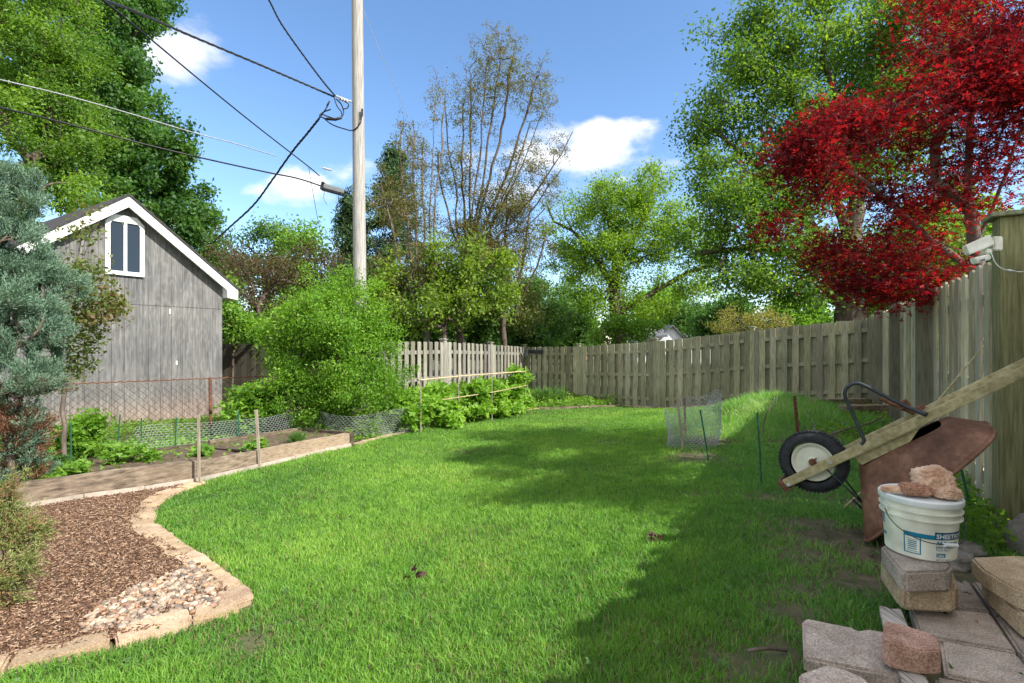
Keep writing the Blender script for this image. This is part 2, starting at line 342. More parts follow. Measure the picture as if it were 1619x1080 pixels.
def siding_mat():
    m, nt, b = mat_base('weathered_plywood_siding')
    grain = noise(nt, 3.0, 10, .7, mapping=(7, 7, .45), dist=.6)
    n0 = noise(nt, 1.6, 3, .5, mapping=(1.6, 1.6, .5))
    w = nt.nodes.new('ShaderNodeMath'); w.operation = 'MULTIPLY'; w.inputs[1].default_value = 70; nt.links.new(n0, w.inputs[0])
    sn = nt.nodes.new('ShaderNodeMath'); sn.operation = 'SINE'; nt.links.new(w.outputs[0], sn.inputs[0])
    c1 = ramp(nt, grain, [(.3, (.09, .09, .09)), (.5, (.165, .163, .16)), (.7, (.26, .256, .25))])
    c2 = ramp(nt, sn.outputs[0], [(0, (.86, .86, .86)), (.7, (1.07, 1.07, 1.07))])
    c = mixc(nt, .75, c1, c2, 'MULTIPLY')
    blot = noise(nt, 1.1, 5, .6); c = mixc(nt, .8, c, ramp(nt, blot, [(.35, (.72, .73, .76)), (.65, (1.15, 1.13, 1.1))]), 'MULTIPLY')
    # pinkish splash stain along the foot of the wall
    tc = nt.nodes.new('ShaderNodeTexCoord'); sp = nt.nodes.new('ShaderNodeSeparateXYZ'); nt.links.new(tc.outputs['Object'], sp.inputs[0])
    ma = nt.nodes.new('ShaderNodeMath'); ma.operation = 'MULTIPLY_ADD'; ma.inputs[1].default_value = .55; nt.links.new(blot, ma.inputs[0])
    nt.links.new(sp.outputs[2], ma.inputs[2])
    st = ramp(nt, ma.outputs[0], [(.62, (1, 1, 1)), (1.0, (0, 0, 0))])
    c = mixc(nt, st, c, mixc(nt, .8, c, (1.5, 1.15, .98), 'MULTIPLY'))
    nt.links.new(c, b.inputs['Base Color']); b.inputs['Roughness'].default_value = .9; b.inputs['Specular IOR Level'].default_value = .2
    bump(nt, b, grain, .004, .6); return m
M['siding'] = siding_mat()
def ground_mat():
    m, nt, b = mat_base('ground_soil')
    n1 = noise(nt, 14, 9, .65); n2 = noise(nt, 1.4, 5, .6)
    c = ramp(nt, n1, [(.3, (.045, .045, .018)), (.55, (.1, .085, .045)), (.8, (.19, .15, .09))])
    c = mixc(nt, ramp(nt, n2, [(.45, (0, 0, 0)), (.65, (.6, .6, .6))]), c, (.07, .1, .025))
    nt.links.new(c, b.inputs['Base Color']); b.inputs['Roughness'].default_value = .95; bump(nt, b, n1, .02, .8); return m
M['ground'] = ground_mat()
M['mulchbase'] = simple('mulch_base', [(.3, (.06, .032, .022)), (.5, (.14, .08, .055)), (.75, (.24, .15, .105))], 55, 8, .95, None, .02, useattr=False)

# ------------------------------------------------------------ polygons on the ground
def poly_hit(pxs, dz=0.0): return [hit(a, b, dz) for a, b in pxs]
def inpoly(x, y, poly):
    x = np.asarray(x); y = np.asarray(y); ins = np.zeros(x.shape, bool); n = len(poly)
    for i in range(n):
        x0, y0 = poly[i][0], poly[i][1]; x1, y1 = poly[(i + 1) % n][0], poly[(i + 1) % n][1]
        if y0 == y1: continue
        c = ((y0 > y) != (y1 > y)) & (x < (x1 - x0) * (y - y0) / (y1 - y0) + x0); ins ^= c
    return ins
def sheet(name, poly, dz, mat, step=.12, amp=0, label=None, parent=None):
    bm = bmesh.new(); vs = [bm.verts.new((p[0], p[1], 0)) for p in poly]; bm.faces.new(vs)
    xs = [p[0] for p in poly]; ys = [p[1] for p in poly]
    for ax, lo, hi in ((0, min(xs), max(xs)), (1, min(ys), max(ys))):
        t = lo + step
        while t < hi:
            co = (t, 0, 0) if ax == 0 else (0, t, 0); no = (1, 0, 0) if ax == 0 else (0, 1, 0)
            bmesh.ops.bisect_plane(bm, geom=bm.verts[:] + bm.edges[:] + bm.faces[:], plane_co=co, plane_no=no); t += step
    for v in bm.verts:
        d = dz(v.co.x, v.co.y) if callable(dz) else dz
        v.co.z = G(v.co.x, v.co.y) + d + (random.random() * amp if amp else 0)
    bmesh.ops.recalc_face_normals(bm, faces=bm.faces[:])
    if sum(f.normal.z for f in bm.faces) < 0: bmesh.ops.reverse_faces(bm, faces=bm.faces[:])
    me = bpy.data.meshes.new(name); bm.to_mesh(me); bm.free(); me.materials.append(mat)
    for p in me.polygons: p.use_smooth = True
    o = bpy.data.objects.new(name, me); link(o, parent); return o

def ground():
    xs = np.unique(np.concatenate([-np.geomspace(11, 900, 30), np.arange(-11, 10, .13), np.geomspace(10, 900, 30)]))
    ys = np.unique(np.concatenate([-np.geomspace(2, 900, 24), np.arange(-2, 18, .13), np.geomspace(18, 900, 30)]))
    X, Y = np.meshgrid(xs, ys); Z = G(X, Y)
    V = np.stack([X, Y, Z], -1).reshape(-1, 3); nx = len(xs); ny = len(ys)
    i, j = np.meshgrid(np.arange(nx - 1), np.arange(ny - 1)); a = (j * nx + i).ravel()
    o = np_mesh('ground', V, [np.stack([a, a + 1, a + 1 + nx, a + nx], 1)], M['ground'], smooth=True); tag(o, kind='structure')
ground()

# fence corner points
RF0, RD = Vector((3.13, 3.16, 0)), Vector((.52, .853, 0)).normalized()
RC = Vector((7.6, 10.5, 0)); LC = Vector((.4, 16.6, 0)); LD = Vector((-.42, -.907, 0)).normalized()
BD = (LC - RC).normalized()

# outlines (pixels of the photograph laid back on to the ground)
EDGE_CURVE = [(318, 766), (285, 776), (258, 786), (236, 803), (222, 822), (228, 840), (248, 853), (270, 870), (297, 888), (326, 907), (345, 926), (364, 945), (377, 965)]
EDGE_FRONT = [(377, 965), (340, 974), (300, 986), (246, 1003), (169, 1020), (88, 1041), (10, 1058), (-70, 1078), (-160, 1100)]
W = [hit(-60, 826), hit(20, 812), hit(312, 765), hit(410, 741), hit(554, 708)]
FAR_EDGE = [(560, 706), (600, 694), (650, 681), (700, 669), (750, 660), (800, 653), (850, 647), (920, 645), (985, 643)]
ec = poly_hit(EDGE_CURVE); ef = poly_hit(EDGE_FRONT); fe = poly_hit(FAR_EDGE)
mulch_poly = W[:3] + ec[1:] + ef[1:] + [hit(-300, 1000), Vector((-5.2, 3.6, 0))]
lawn_poly = [W[2], W[3], W[4]] + fe + [RC + BD * 4.4 + Vector((-.2, -.3, 0)), RC + Vector((-.3, -.2, 0)), RF0 + Vector((-.1, 0, 0)), Vector((2.2, 1.4, 0)), Vector((2.2, .6, 0)), Vector((-2.6, .6, 0)), Vector((-2.9, 1.6, 0))] + [p for p in ef[::-1]] + [p for p in ec[::-1][1:]]
_in = Vector((-.045, .07, 0))
bed_soil = [W[0] + _in, W[1] + _in, W[2] + _in, W[3] + _in, W[4] + _in, Vector((-2.5, 7.75, 0)), Vector((-3.37, 8.1, 0)), Vector((-4.15, 6.95, 0)), Vector((-5.0, 5.7, 0)), Vector((-6.2, 5.0, 0))]
patio_poly = [PH(1436, 956, 1.0), PH(1392, 862, .98), PH(1520, 850, 1.0), Vector((2.6, 2.3, 0)), Vector((2.6, .8, 0)), Vector((1.0, .8, 0)), PH(1300, 1090, 1.0), PH(1400, 1000, 1.0)]

tag(sheet('mulch_bed', mulch_poly, .02, M['mulchbase'], .1, .008), kind='structure')
def bed_dz(x, y): return .15
tag(sheet('garden_bed_soil', bed_soil, bed_dz, M['soil'], .12, .015), kind='structure')
cover_poly = [Vector((-3.5, 8.0, 0)), Vector((-4.2, 7.0, 0)), Vector((-5.2, 5.9, 0)), Vector((-7.5, 5.6, 0)), Vector((-8.2, 7.7, 0)), Vector((-6.5, 10.8, 0)), Vector((-4.2, 12, 0)), Vector((-3.0, 9.9, 0))]
border_poly = [W[4]] + fe + [RC + BD * 5.0, LC, LC + LD * 7.0, Vector((-4.0, 11, 0)), Vector((-3.3, 8.0, 0)), Vector((-2.5, 7.75, 0))]
tag(sheet('planting_border', border_poly, .015, M['soil'], .2, .01), kind='structure')

# ------------------------------------------------------------ blades, leaves, chips
def vnoise(x, y, s, seed=0):
    """smooth value noise"""
    x = x * s + seed * 17.3; y = y * s - seed * 9.1
    xi = np.floor(x); yi = np.floor(y); fx = x - xi; fy = y - yi; fx = fx * fx * (3 - 2 * fx); fy = fy * fy * (3 - 2 * fy)
    h = lambda a, b: np.modf(np.abs(np.sin(a * 127.1 + b * 311.7 + seed) * 43758.5453))[0]
    return (h(xi, yi) * (1 - fx) + h(xi + 1, yi) * fx) * (1 - fy) + (h(xi, yi + 1) * (1 - fx) + h(xi + 1, yi + 1) * fx) * fy
def blades(name, x, y, z, hgt, wid, lean, col, mat, parent=None):
    n = len(x); a = rng.uniform(0, 2 * np.pi, n); b = rng.uniform(0, 2 * np.pi, n)
    sx, sy = np.cos(a) * wid / 2, np.sin(a) * wid / 2
    lx, ly = np.cos(b) * lean * hgt, np.sin(b) * lean * hgt
    V = np.empty((n, 5, 3))
    V[:, 0] = np.stack([x - sx, y - sy, z], 1); V[:, 1] = np.stack([x + sx, y + sy, z], 1)
    mx, my, mz = x + lx * .35, y + ly * .35, z + hgt * .6
    V[:, 2] = np.stack([mx + sx * .8, my + sy * .8, mz], 1); V[:, 3] = np.stack([mx - sx * .8, my - sy * .8, mz], 1)
    V[:, 4] = np.stack([x + lx, y + ly, z + hgt * np.sqrt(np.clip(1 - lean ** 2 * .5, .2, 1))], 1)
    base = np.arange(n)[:, None] * 5
    C = np.repeat(col[:, None, :], 5, 1)
    return np_mesh(name, V.reshape(-1, 3), [base + np.array([[0, 1, 2, 3]]), base + np.array([[3, 2, 4]])], mat, parent, C.reshape(-1, 3))
def lerp_pal(pal, t):
    pal = np.array(pal); t = np.clip(t, 0, .9999) * (len(pal) - 1); i = t.astype(int); f = (t - i)[:, None]
    return pal[i] * (1 - f) + pal[i + 1] * f
def scatter(poly, dens, dmin=0):
    xs = [p[0] for p in poly]; ys = [p[1] for p in poly]; x0, x1, y0, y1 = min(xs), max(xs), min(ys), max(ys)
    X = []; Y = []
    # strips of distance so density may follow distance from the camera
    edges = [0, 2, 2.6, 3.3, 4.2, 5.5, 7, 9, 12, 20, 40]
    for e0, e1 in zip(edges[:-1], edges[1:]):
        bx0, bx1 = max(x0, -e1), min(x1, e1); by0, by1 = max(y0, -.5), min(y1, e1)
        if bx1 <= bx0 or by1 <= by0: continue
        n = int(dens((e0 + e1) / 2) * (bx1 - bx0) * (by1 - by0))
        x = rng.uniform(bx0, bx1, n); y = rng.uniform(by0, by1, n); d = np.hypot(x, y)
        vis = (np.abs(x) < y * 1.12 + .7)
        k = (d >= e0) & (d < e1) & vis; x, y = x[k], y[k]; k = inpoly(x, y, poly); X.append(x[k]); Y.append(y[k])
    return np.concatenate(X), np.concatenate(Y)
def lawn():
    x, y = scatter(lawn_poly, lambda d: 21000 * min(1, (2.2 / max(d, 1.2)) ** 1.35))
    d = np.hypot(x, y)
    k = ~inpoly(x, y, patio_poly)
    for q in (ec, ef):
        for a, b in zip(q[:-1], q[1:]):
            ux, uy = b.x - a.x, b.y - a.y; tt = np.clip(((x - a.x) * ux + (y - a.y) * uy) / (ux * ux + uy * uy), 0, 1); k &= np.hypot(x - a.x - tt * ux, y - a.y - tt * uy) > .078
    # bare, trodden ground near the pavers, the fence foot and on the mound
    fenced = (x - RF0.x) * RD.y - (y - RF0.y) * RD.x          # >0 : outside the fence, <0 inside
    bare = np.zeros(len(x))
    for (px, py, r, s) in ((1120, 700, .45, .9), (1100, 722, .4, .8), (1060, 690, .3, .6), (1290, 830, .3, .9), (1220, 790, .25, .6), (1330, 850, .35, 1), (1260, 935, .2, .75), (1250, 968, .16, .8), (1150, 660, .4, .75), (1330, 690, .8, .75),
                           (1280, 880, .25, .7), (400, 1015, .16, .85), (330, 880, .12, .4), (1180, 1060, .2, .7), (1235, 1040, .15, .8), (1350, 920, .25, .9), (1390, 880, .3, 1), (960, 700, .25, .5), (1400, 800, .5, .8), (1130, 1045, .1, .6), (1100, 785, .15, .4), (1230, 700, .3, .6)):
        p = hit(px, py); bare = np.maximum(bare, s * np.exp(-((x - p.x) ** 2 + (y - p.y) ** 2) / (r * r) * (0.6 + vnoise(x, y, 5, 3)) * 1.4))
    bare = np.maximum(bare, np.clip(1 - (-fenced) / .5, 0, 1) * .85)
    keep = rng.random(len(x)) > bare * (1.3 + .3 * vnoise(x, y, 7, 9) - .1)
    k &= keep; x, y, d, bare, fenced = x[k], y[k], d[k], bare[k], fenced[k]
    n = len(x); z = G(x, y) - .004
    patch = vnoise(x, y, .9, 1) * .5 + vnoise(x, y, 2.6, 2) * .3 + vnoise(x, y, 8, 4) * .2
    clump = vnoise(x, y, 14, 5)
    mound = np.exp(-(((x - 4.4) / 1.1) ** 2 + ((y - 8.6) / 1.5) ** 2)) + .6 * np.exp(-(((x - 3.3) / .7) ** 2 + ((y - 8.2) / 1.0) ** 2))
    h = .031 * (.45 + .7 * patch + .65 * clump) * rng.uniform(.55, 1.25, n) * (1 - .4 * np.clip(bare, 0, 1)) * (1 + 4.6 * mound) + .012
    edge = np.clip(1 - (-fenced - .3) / .9, 0, 1); h *= 1 + .5 * edge
    w = (.0024 + .0008 * d) * rng.uniform(.7, 1.25, n)
    lean = rng.uniform(.15, .95, n)
    t = .55 * patch + .3 * rng.random(n) + .15 * clump
    pal = [(.04, .13, .03), (.085, .22, .035), (.155, .33, .045), (.25, .43, .065), (.44, .54, .15)]
    C = lerp_pal(pal, t * 1.1 - .05 + .2 * np.clip(mound, 0, 1))
    dry = rng.random(n) < .02 + .13 * np.clip(vnoise(x, y, 1.7, 21) - .62, 0, 1) * 2.6 + .15 * np.clip(bare, 0, 1); C[dry] = np.array([.3, .25, .12]) * rng.uniform(.6, 1.1, (dry.sum(), 1))
    shade_tint = np.clip((x * .9 - y * .25 - .15), 0, 1)[:, None] * .5; C = C * (1 - shade_tint) + C * np.array([.75, .95, 1.9]) * shade_tint  # shade on the right of the lawn put into the blade colour
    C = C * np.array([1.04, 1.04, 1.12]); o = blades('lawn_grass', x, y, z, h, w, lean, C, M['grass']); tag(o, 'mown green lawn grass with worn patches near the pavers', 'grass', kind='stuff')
    print('lawn blades', n)
lawn()

LEAF_SHAPES = {'quad': 1, 'tri': 3}
def leaf_cloud(name, C, size, col, mat, parent=None, up=.5, asp=.55, shape='quad', dirs=None, spread=1.0):
    """C: leaf centres (n,3); every leaf is a folded rhombus (or three of them)"""
    n = len(C)
    d = rng.normal(size=(n, 3)) * spread
    if dirs is not None: d = d + dirs
    d /= np.linalg.norm(d, axis=1, keepdims=True) + 1e-9
    nn = rng.normal(size=(n, 3)); nn[:, 2] += up * 2; nn -= d * (nn * d).sum(1, keepdims=True); nn /= np.linalg.norm(nn, axis=1, keepdims=True) + 1e-9
    s = np.cross(nn, d); L = (size * rng.uniform(.65, 1.3, n))[:, None]
    Vs = []; reps = []
    def rh(dd, ss, l, o):
        a = o; b = o + dd * l * .5 + ss * l * asp * .5 + nn * l * .07; c = o + dd * l; e = o + dd * l * .5 - ss * l * asp * .5 + nn * l * .07
        return np.stack([a, b, c, e], 1)
    if shape == 'quad': V = rh(d, s, L, C - d * L * .5)[:, None]
    else:
        q = .82; V = np.stack([rh(d, s, L, C), rh(d * .45 + s * .9, s * .45 - d * .9, L * q, C), rh(d * .45 - s * .9, s * .45 + d * .9, L * q, C)], 1)
    m = V.shape[1]; idx = np.arange(n * m)[:, None] * 4 + np.array([[0, 1, 2, 3]])
    col = np.repeat(col, 4 * m, 0)
    return np_mesh(name, V.reshape(-1, 3), [idx], mat, parent, col)

# ------------------------------------------------------------ trees
def E(px, py, rx, ry, Z, rz=None, w=None):
    c = P3(px, py, Z); a, b = rx / F * Z, ry / F * Z; rz = rz or (a + b) / 2
    return (np.array(c), np.array((a, rz, b)), w or (a * rz * b))
def lumpy(env, k=6):
    out = []
    for c, r, w in env:
        out.append((c, r * .9, w * .62))
        for i in range(k):
            u = rng.normal(size=3); u /= np.linalg.norm(u); q = rng.uniform(.28, .5); out.append((c + r * u * rng.uniform(.6, 1.0), r * q, w * .38 / k * rng.uniform(.4, 1.8)))
    return out
def sample_env(env, n, shell=.35):
    ws = np.array([e[2] for e in env]); ws = ws / ws.sum(); k = rng.choice(len(env), n, p=ws); out = np.empty((n, 3))
    u = rng.normal(size=(n, 3)); u /= np.linalg.norm(u, axis=1, keepdims=True); r = (shell + (1 - shell) * rng.random(n)) ** .45 * rng.uniform(.8, 1.12, n)
    ph = rng.uniform(0, 6.28, (len(env), 3))
    for i in range(n):
        q = u[i] * 4.2 + ph[k[i]]; lump = .86 + .24 * math.sin(q[0]) * math.sin(q[1] + q[2]) + .12 * math.sin(2.3 * q[2] + q[0])
        out[i] = env[k[i]][0] + env[k[i]][1] * u[i] * r[i] * lump
    return out
class Skel:
    def __init__(s): s.p = []; s.par = []; s.d = []; s.free = []
    def add(s, p, par):
        p = np.array(p, float); s.p.append(p); s.par.append(par)
        d = p - s.p[par] if par >= 0 else np.array((0, 0, 1.)); s.d.append(d / (np.linalg.norm(d) + 1e-9)); s.free.append(True); return len(s.p) - 1
    def path(s, pts, start=None, jit=.02, step=.35, nofork=False):
        pts = [np.array(p, float) for p in pts]
        if not s.p: cur = s.add(pts[0], -1); pts = pts[1:]; s.free[-1] = False
        elif start is not None: cur = start
        else:
            P = np.array(s.p); cur = int(((P - pts[0]) ** 2).sum(1).argmin())
        for q in pts:
            a = s.p[cur]; L = np.linalg.norm(q - a); k = max(1, int(L / step))
            for i in range(1, k + 1):
                p = a + (q - a) * i / k + (rng.normal(size=3) * jit * L / k if i < k else 0)
                cur = s.add(p, cur); s.free[-1] = not nofork
        return cur
    def grow(s, T, seg=4, jit=.09, lift=.12, root=None):
        T = np.asarray(T); P0 = np.array(s.p); dm = np.array([((P0 - t) ** 2).sum(1).min() for t in T]) ** .5
        for ti in np.argsort(dm * rng.uniform(.8, 1.2, len(T))):
            t = T[ti]; P = np.array(s.p); D = np.array(s.d); fr = np.array(s.free)
            v = t - P; L = np.linalg.norm(v, axis=1) + 1e-6; cs = (v * D).sum(1) / L
            cost = L * (1.35 - .55 * cs) + np.where(fr, 0, 1e3); i = int(cost.argmin()); L = L[i]
            c1 = P[i] + D[i] * L * .38 + np.array((0, 0, lift * L)); k = max(2, min(seg, int(L / .12))); cur = i
            for j in range(1, k + 1):
                u = j / k; q = (1 - u) ** 2 * P[i] + 2 * u * (1 - u) * c1 + u * u * t
                if j < k: q = q + rng.normal(size=3) * jit * L / k
                cur = s.add(q, cur)
    def finish(s, r0, rt, root_flare=1.25):
        n = len(s.p); cnt = np.zeros(n); par = np.array(s.par); kids = np.zeros(n, int)
        for i in range(n):
            if par[i] >= 0: kids[par[i]] += 1
        cnt[kids == 0] = 1
        for i in range(n - 1, 0, -1): cnt[par[i]] += cnt[i]
        e = math.log(max(r0 / rt, 1.01)) / math.log(max(cnt[0], 2)); s.r = rt * np.maximum(cnt, 1) ** e
        s.cnt = cnt; s.kids = kids
        P = np.array(s.p); zz = P[:, 2] - P[0, 2]
        s.r *= 1 + (root_flare - 1) * np.exp(-np.clip(zz, 0, None) / .35) * (cnt > cnt[0] * .5)
        return s
    def mesh(s, name, mat, parent, kk=6):
        P = np.array(s.p); D = np.array(s.d); par = np.array(s.par); n = len(P); best = -np.ones(n, int)
        for i in range(1, n):
            p = par[i]
            if best[p] < 0 or s.r[i] > s.r[best[p]]: best[p] = i
        A = D.copy(); hb = best >= 0; A[hb] += D[best[hb]]; A /= np.linalg.norm(A, axis=1, keepdims=True) + 1e-9
        c = np.arange(1, n); p = par[1:]; main = best[p] == c
        ax0 = np.where(main[:, None], A[p], D[c]); r0 = np.where(main, s.r[p], np.minimum(s.r[p], s.r[c] * 1.15)); ax1 = A[c]; r1 = s.r[c]
        ref = np.array((.31, .93, .17)); t = np.linspace(0, 2 * np.pi, kk, endpoint=False)
        def ring(C, ax, r):
            e1 = np.cross(ax, ref); e1 /= np.linalg.norm(e1, axis=1, keepdims=True) + 1e-9; e2 = np.cross(ax, e1)
            return C[:, None] + r[:, None, None] * (np.cos(t)[None, :, None] * e1[:, None] + np.sin(t)[None, :, None] * e2[:, None])
        V = np.concatenate([ring(P[p], ax0, r0), ring(P[c], ax1, r1)], 1)
        j = np.arange(kk); q = np.stack([j, (j + 1) % kk, (j + 1) % kk + kk, j + kk], 1)
        idx = (np.arange(len(c))[:, None, None] * 2 * kk + q[None]).reshape(-1, 4)
        return np_mesh(name, V.reshape(-1, 3), [idx], mat, parent, np.ones((V.shape[0] * V.shape[1], 3)), smooth=True)
def tree(name, label, cat, base, env, pal, n_tip=160, n_leaf=9000, size=.09, sigma=.22, r0=.16, rt=.008, stems=(), group=None, bark='bark', leaf='leaf', asp=.55,
         shape='quad', up=.5, crownmax=8, trunk_top=None, shell=.3, lift=.12, seg=4, part=('trunk', 'crown'), tvar=.35, clusterbias=0, extra=None, kk=6, jit=.09, step=.35, sink=.1, lump=True, stem_r=.38):
    bz = G(base[0], base[1]); root = Vector((base[0], base[1], bz)); t = thing(name, root, label, cat, group)
    s = Skel(); b = np.array((base[0], base[1], bz - sink))
    if stems:
        first = True
        for st in stems:
            if first: s.path([b] + [np.array(q) for q in st], jit=.04, step=step); first = False
            else: s.path([np.array(q) for q in st], jit=.05, step=step)
    else:
        cen = sum(e[0] * e[2] for e in env) / sum(e[2] for e in env); tt = np.array(trunk_top) if trunk_top is not None else b + (cen - b) * .62
        s.path([b, b + (tt - b) * .5 + rng.normal(size=3) * .03, tt], jit=.03, step=step)
    for i in range(min(4, len(s.p))): s.free[i] = False if not len(s.p) < 8 else s.free[i]
    n_st = len(s.p) if stems else 0
    T = sample_env(lumpy(env) if lump else env, n_tip, shell); T = T[T[:, 2] > bz + .05]
    s.grow(T, seg, jit, lift); s.finish(r0, rt)
    if n_st:
        dp = np.zeros(n_st)
        for i in range(1, n_st): dp[i] = dp[s.par[i]] + 1
        s.r[:n_st] = np.maximum(s.r[:n_st], r0 * stem_r * (1 - .8 * dp / dp.max()))
    s.mesh(part[0], M[bark], t, kk)
    if n_leaf:
        P = np.array(s.p); ok = np.where(s.cnt <= crownmax)[0]; ok = ok[P[ok, 2] > bz + .15]
        clump = rng.random(len(P)) ** 3 * 2.2
        wts = (.18 + clump[ok]) * np.where(s.kids[ok] == 0, 2.2, 1); wts /= wts.sum()
        k = ok[rng.choice(len(ok), n_leaf, p=wts)]
        off = rng.normal(size=(n_leaf, 3)) * sigma * np.array((1, 1, .75)); C = P[k] + off
        tint = rng.random(len(P)); tt = tvar * tint[k] + (1 - tvar) * rng.random(n_leaf)
        leaf_cloud(part[1], C, size, lerp_pal(pal, tt), M[leaf], t, up, asp, shape)
    return t, s

GR_LIME = [(.055, .135, .018), (.125, .25, .028), (.24, .39, .045)]
GR_MAPLE = [(.028, .09, .02), (.065, .165, .03), (.14, .28, .05)]
GR_MID = [(.035, .1, .024), (.08, .18, .034), (.16, .3, .06)]
GR_LIGHT = [(.07, .18, .02), (.15, .31, .03), (.28, .45, .055)]
GR_OLIVE = [(.06, .07, .02), (.12, .13, .03), (.2, .2, .05)]
GR_YEL = [(.12, .14, .03), (.22, .24, .05), (.34, .32, .09)]
BROWN = [(.05, .03, .02), (.11, .06, .04), (.18, .11, .06)]
RED = [(.04, .01, .014), (.1, .009, .014), (.27, .013, .018), (.55, .04, .03)]
BLUEG = [(.06, .125, .085), (.135, .23, .155), (.26, .38, .27)]

def all_trees():
    gA = 'tall trees behind the grey shed'
    tree('locust_tree', 'tall yellow-green feathery tree rising behind the juniper at the left edge', 'tree', P3(40, 0, 16)[:2], [E(30, 110, 130, 150, 16), E(90, 210, 90, 100, 15.5), E(20, 300, 110, 70, 15), E(-20, -40, 160, 110, 16), E(100, 40, 60, 90, 16), E(150, 330, 60, 50, 15)],
         GR_LIME, 620, 80000, .12, .2, .22, .01, group=gA, crownmax=6, shape='quad', asp=.4, tvar=.6)
    tree('maple_tree', 'tall dense dark green tree standing behind the grey shed', 'tree', P3(190, 0, 20)[:2], [E(180, 110, 70, 110, 20), E(215, 200, 80, 80, 20, 2), E(235, 290, 85, 70, 20, 2), E(130, -20, 110, 80, 21), E(255, 240, 62, 50, 19.5, 1.5), E(240, 350, 85, 55, 19.5, 2), E(120, 200, 90, 140, 21), E(190, 30, 60, 60, 20.5)],
         GR_MAPLE, 800, 100000, .15, .22, .32, .012, group=gA, crownmax=6, tvar=.6, asp=.7)
    gB = 'trees beyond the shed and pole'
    for i, (px, py, rx, ry, Z, pal, lab, nl) in enumerate((
        (345, 385, 45, 50, 27, GR_MID, 'mid green tree just right of the shed roof ridge, with bare inner limbs', 8000),
        (425, 385, 45, 45, 29, GR_MID, 'round green tree top between shed roof and spruce', 8000),
        (480, 400, 40, 50, 26, GR_LIGHT, 'paler green tree left of the small dark spruce', 7000))):
        tree('broadleaf_tree', lab, 'tree', P3(px, 0, Z)[:2], [E(px, py, rx, ry, Z), E(px - rx * .4, py + ry * .9, rx * 1.1, ry * .8, Z), E(px + rx * .5, py + ry * 1.2, rx, ry * .8, Z)], pal, 110, nl, .17, .36, .2, .012, group=gB, crownmax=5, tvar=.6)
    tree('shrub_tree', 'brown-leaved shrubby tree between the shed and the bright green bush', 'tree', P3(425, 0, 13.5)[:2], [E(400, 440, 60, 45, 13.5), E(455, 430, 50, 50, 13.5), E(380, 490, 40, 40, 13), E(440, 490, 60, 50, 13.5), E(350, 420, 35, 40, 14.5), E(500, 430, 40, 60, 14)],
         [(.05, .035, .02), (.13, .075, .05), (.1, .12, .035)], 330, 15000, .06, .18, .1, .006, crownmax=4, tvar=.75, seg=5)
    tree('broadleaf_shrub', 'low green leafy shrub beside the shed corner in front of the dark fence', 'shrub', P3(365, 0, 12.2)[:2], [E(365, 505, 30, 35, 12.2), E(390, 520, 30, 28, 12.2), E(352, 470, 15, 40, 12.3)], GR_LIGHT, 90, 4200, .09, .12, .03, .005)
    # spruces
    def spruce(px, ytop, ybot, halfw, Z, label, n=42000):
        base = P3(px, 0, Z); bz = G(base.x, base.y); top = P3(px, ytop, Z).z; H = top - bz; Rm = halfw / F * Z
        t = thing('spruce_tree', (base.x, base.y, bz), label, 'tree', 'dark spruces beyond the pole'); s = Skel()
        s.path([(base.x, base.y, bz - .1), (base.x, base.y, top)], jit=.01, step=.4)
        tips = []; P = np.array(s.p)
        for i in range(len(P)):
            u = (P[i, 2] - bz) / H
            if u < .06 or u > .985: continue
            L = Rm * (1 - u) ** .8 * rng.uniform(.8, 1.2) + .1; nb = 7
            for k in range(nb):
                a = rng.uniform(0, 6.28); l = L * rng.uniform(.7, 1.12); e = P[i] + np.array((math.cos(a) * l, math.sin(a) * l, -l * .22 + .1 * rng.normal()))
                s.path([P[i] + (e - P[i]) * .5 + (0, 0, .05), e], start=i, jit=.02, step=.45)
        s.finish(.16, .012); s.mesh('trunk', M['bark'], t, 5)
        P = np.array(s.p); ok = np.where(s.cnt <= 6)[0]; k = rng.choice(ok, n); C = P[k] + rng.normal(size=(n, 3)) * np.array((.2, .2, .12)); C[:, 2] -= np.abs(rng.normal(size=n)) * .12
        leaf_cloud('crown', C, .2, lerp_pal([(.02, .055, .025), (.045, .1, .035), (.1, .17, .06)], rng.random(n)), M['needle'], t, .2, .28, dirs=np.array((0, 0, -.6)))
    spruce(622, 228, 500, 105, 24, 'tall dark green spruce right behind the utility pole')
    spruce(556, 300, 500, 62, 23, 'shorter blue-dark spruce left of the utility pole under the grey splice box', 26000)
    # bare twiggy tree: a wide fan of thin upswept stems
    Z = 15.5
    def fan(base_px, tips, Z, dz=.7):
        st = []
        for (tx, ty) in tips:
            zo = rng.uniform(-dz, dz); bx, by = base_px; pts = []
            for k in range(1, 7):
                f = k / 6; x = bx + (tx - bx) * f ** 1.0 + 14 * math.sin(f * math.pi) * (1 if tx > bx else -1) * (abs(tx - bx) / 130); yv = by + (ty - by) * f ** .92; pts.append(P3(x + rng.uniform(-3, 3), yv, Z + zo * f))
            st.append(pts)
        return st
    YG = [(.09, .07, .03), (.17, .2, .04), (.2, .1, .05)]
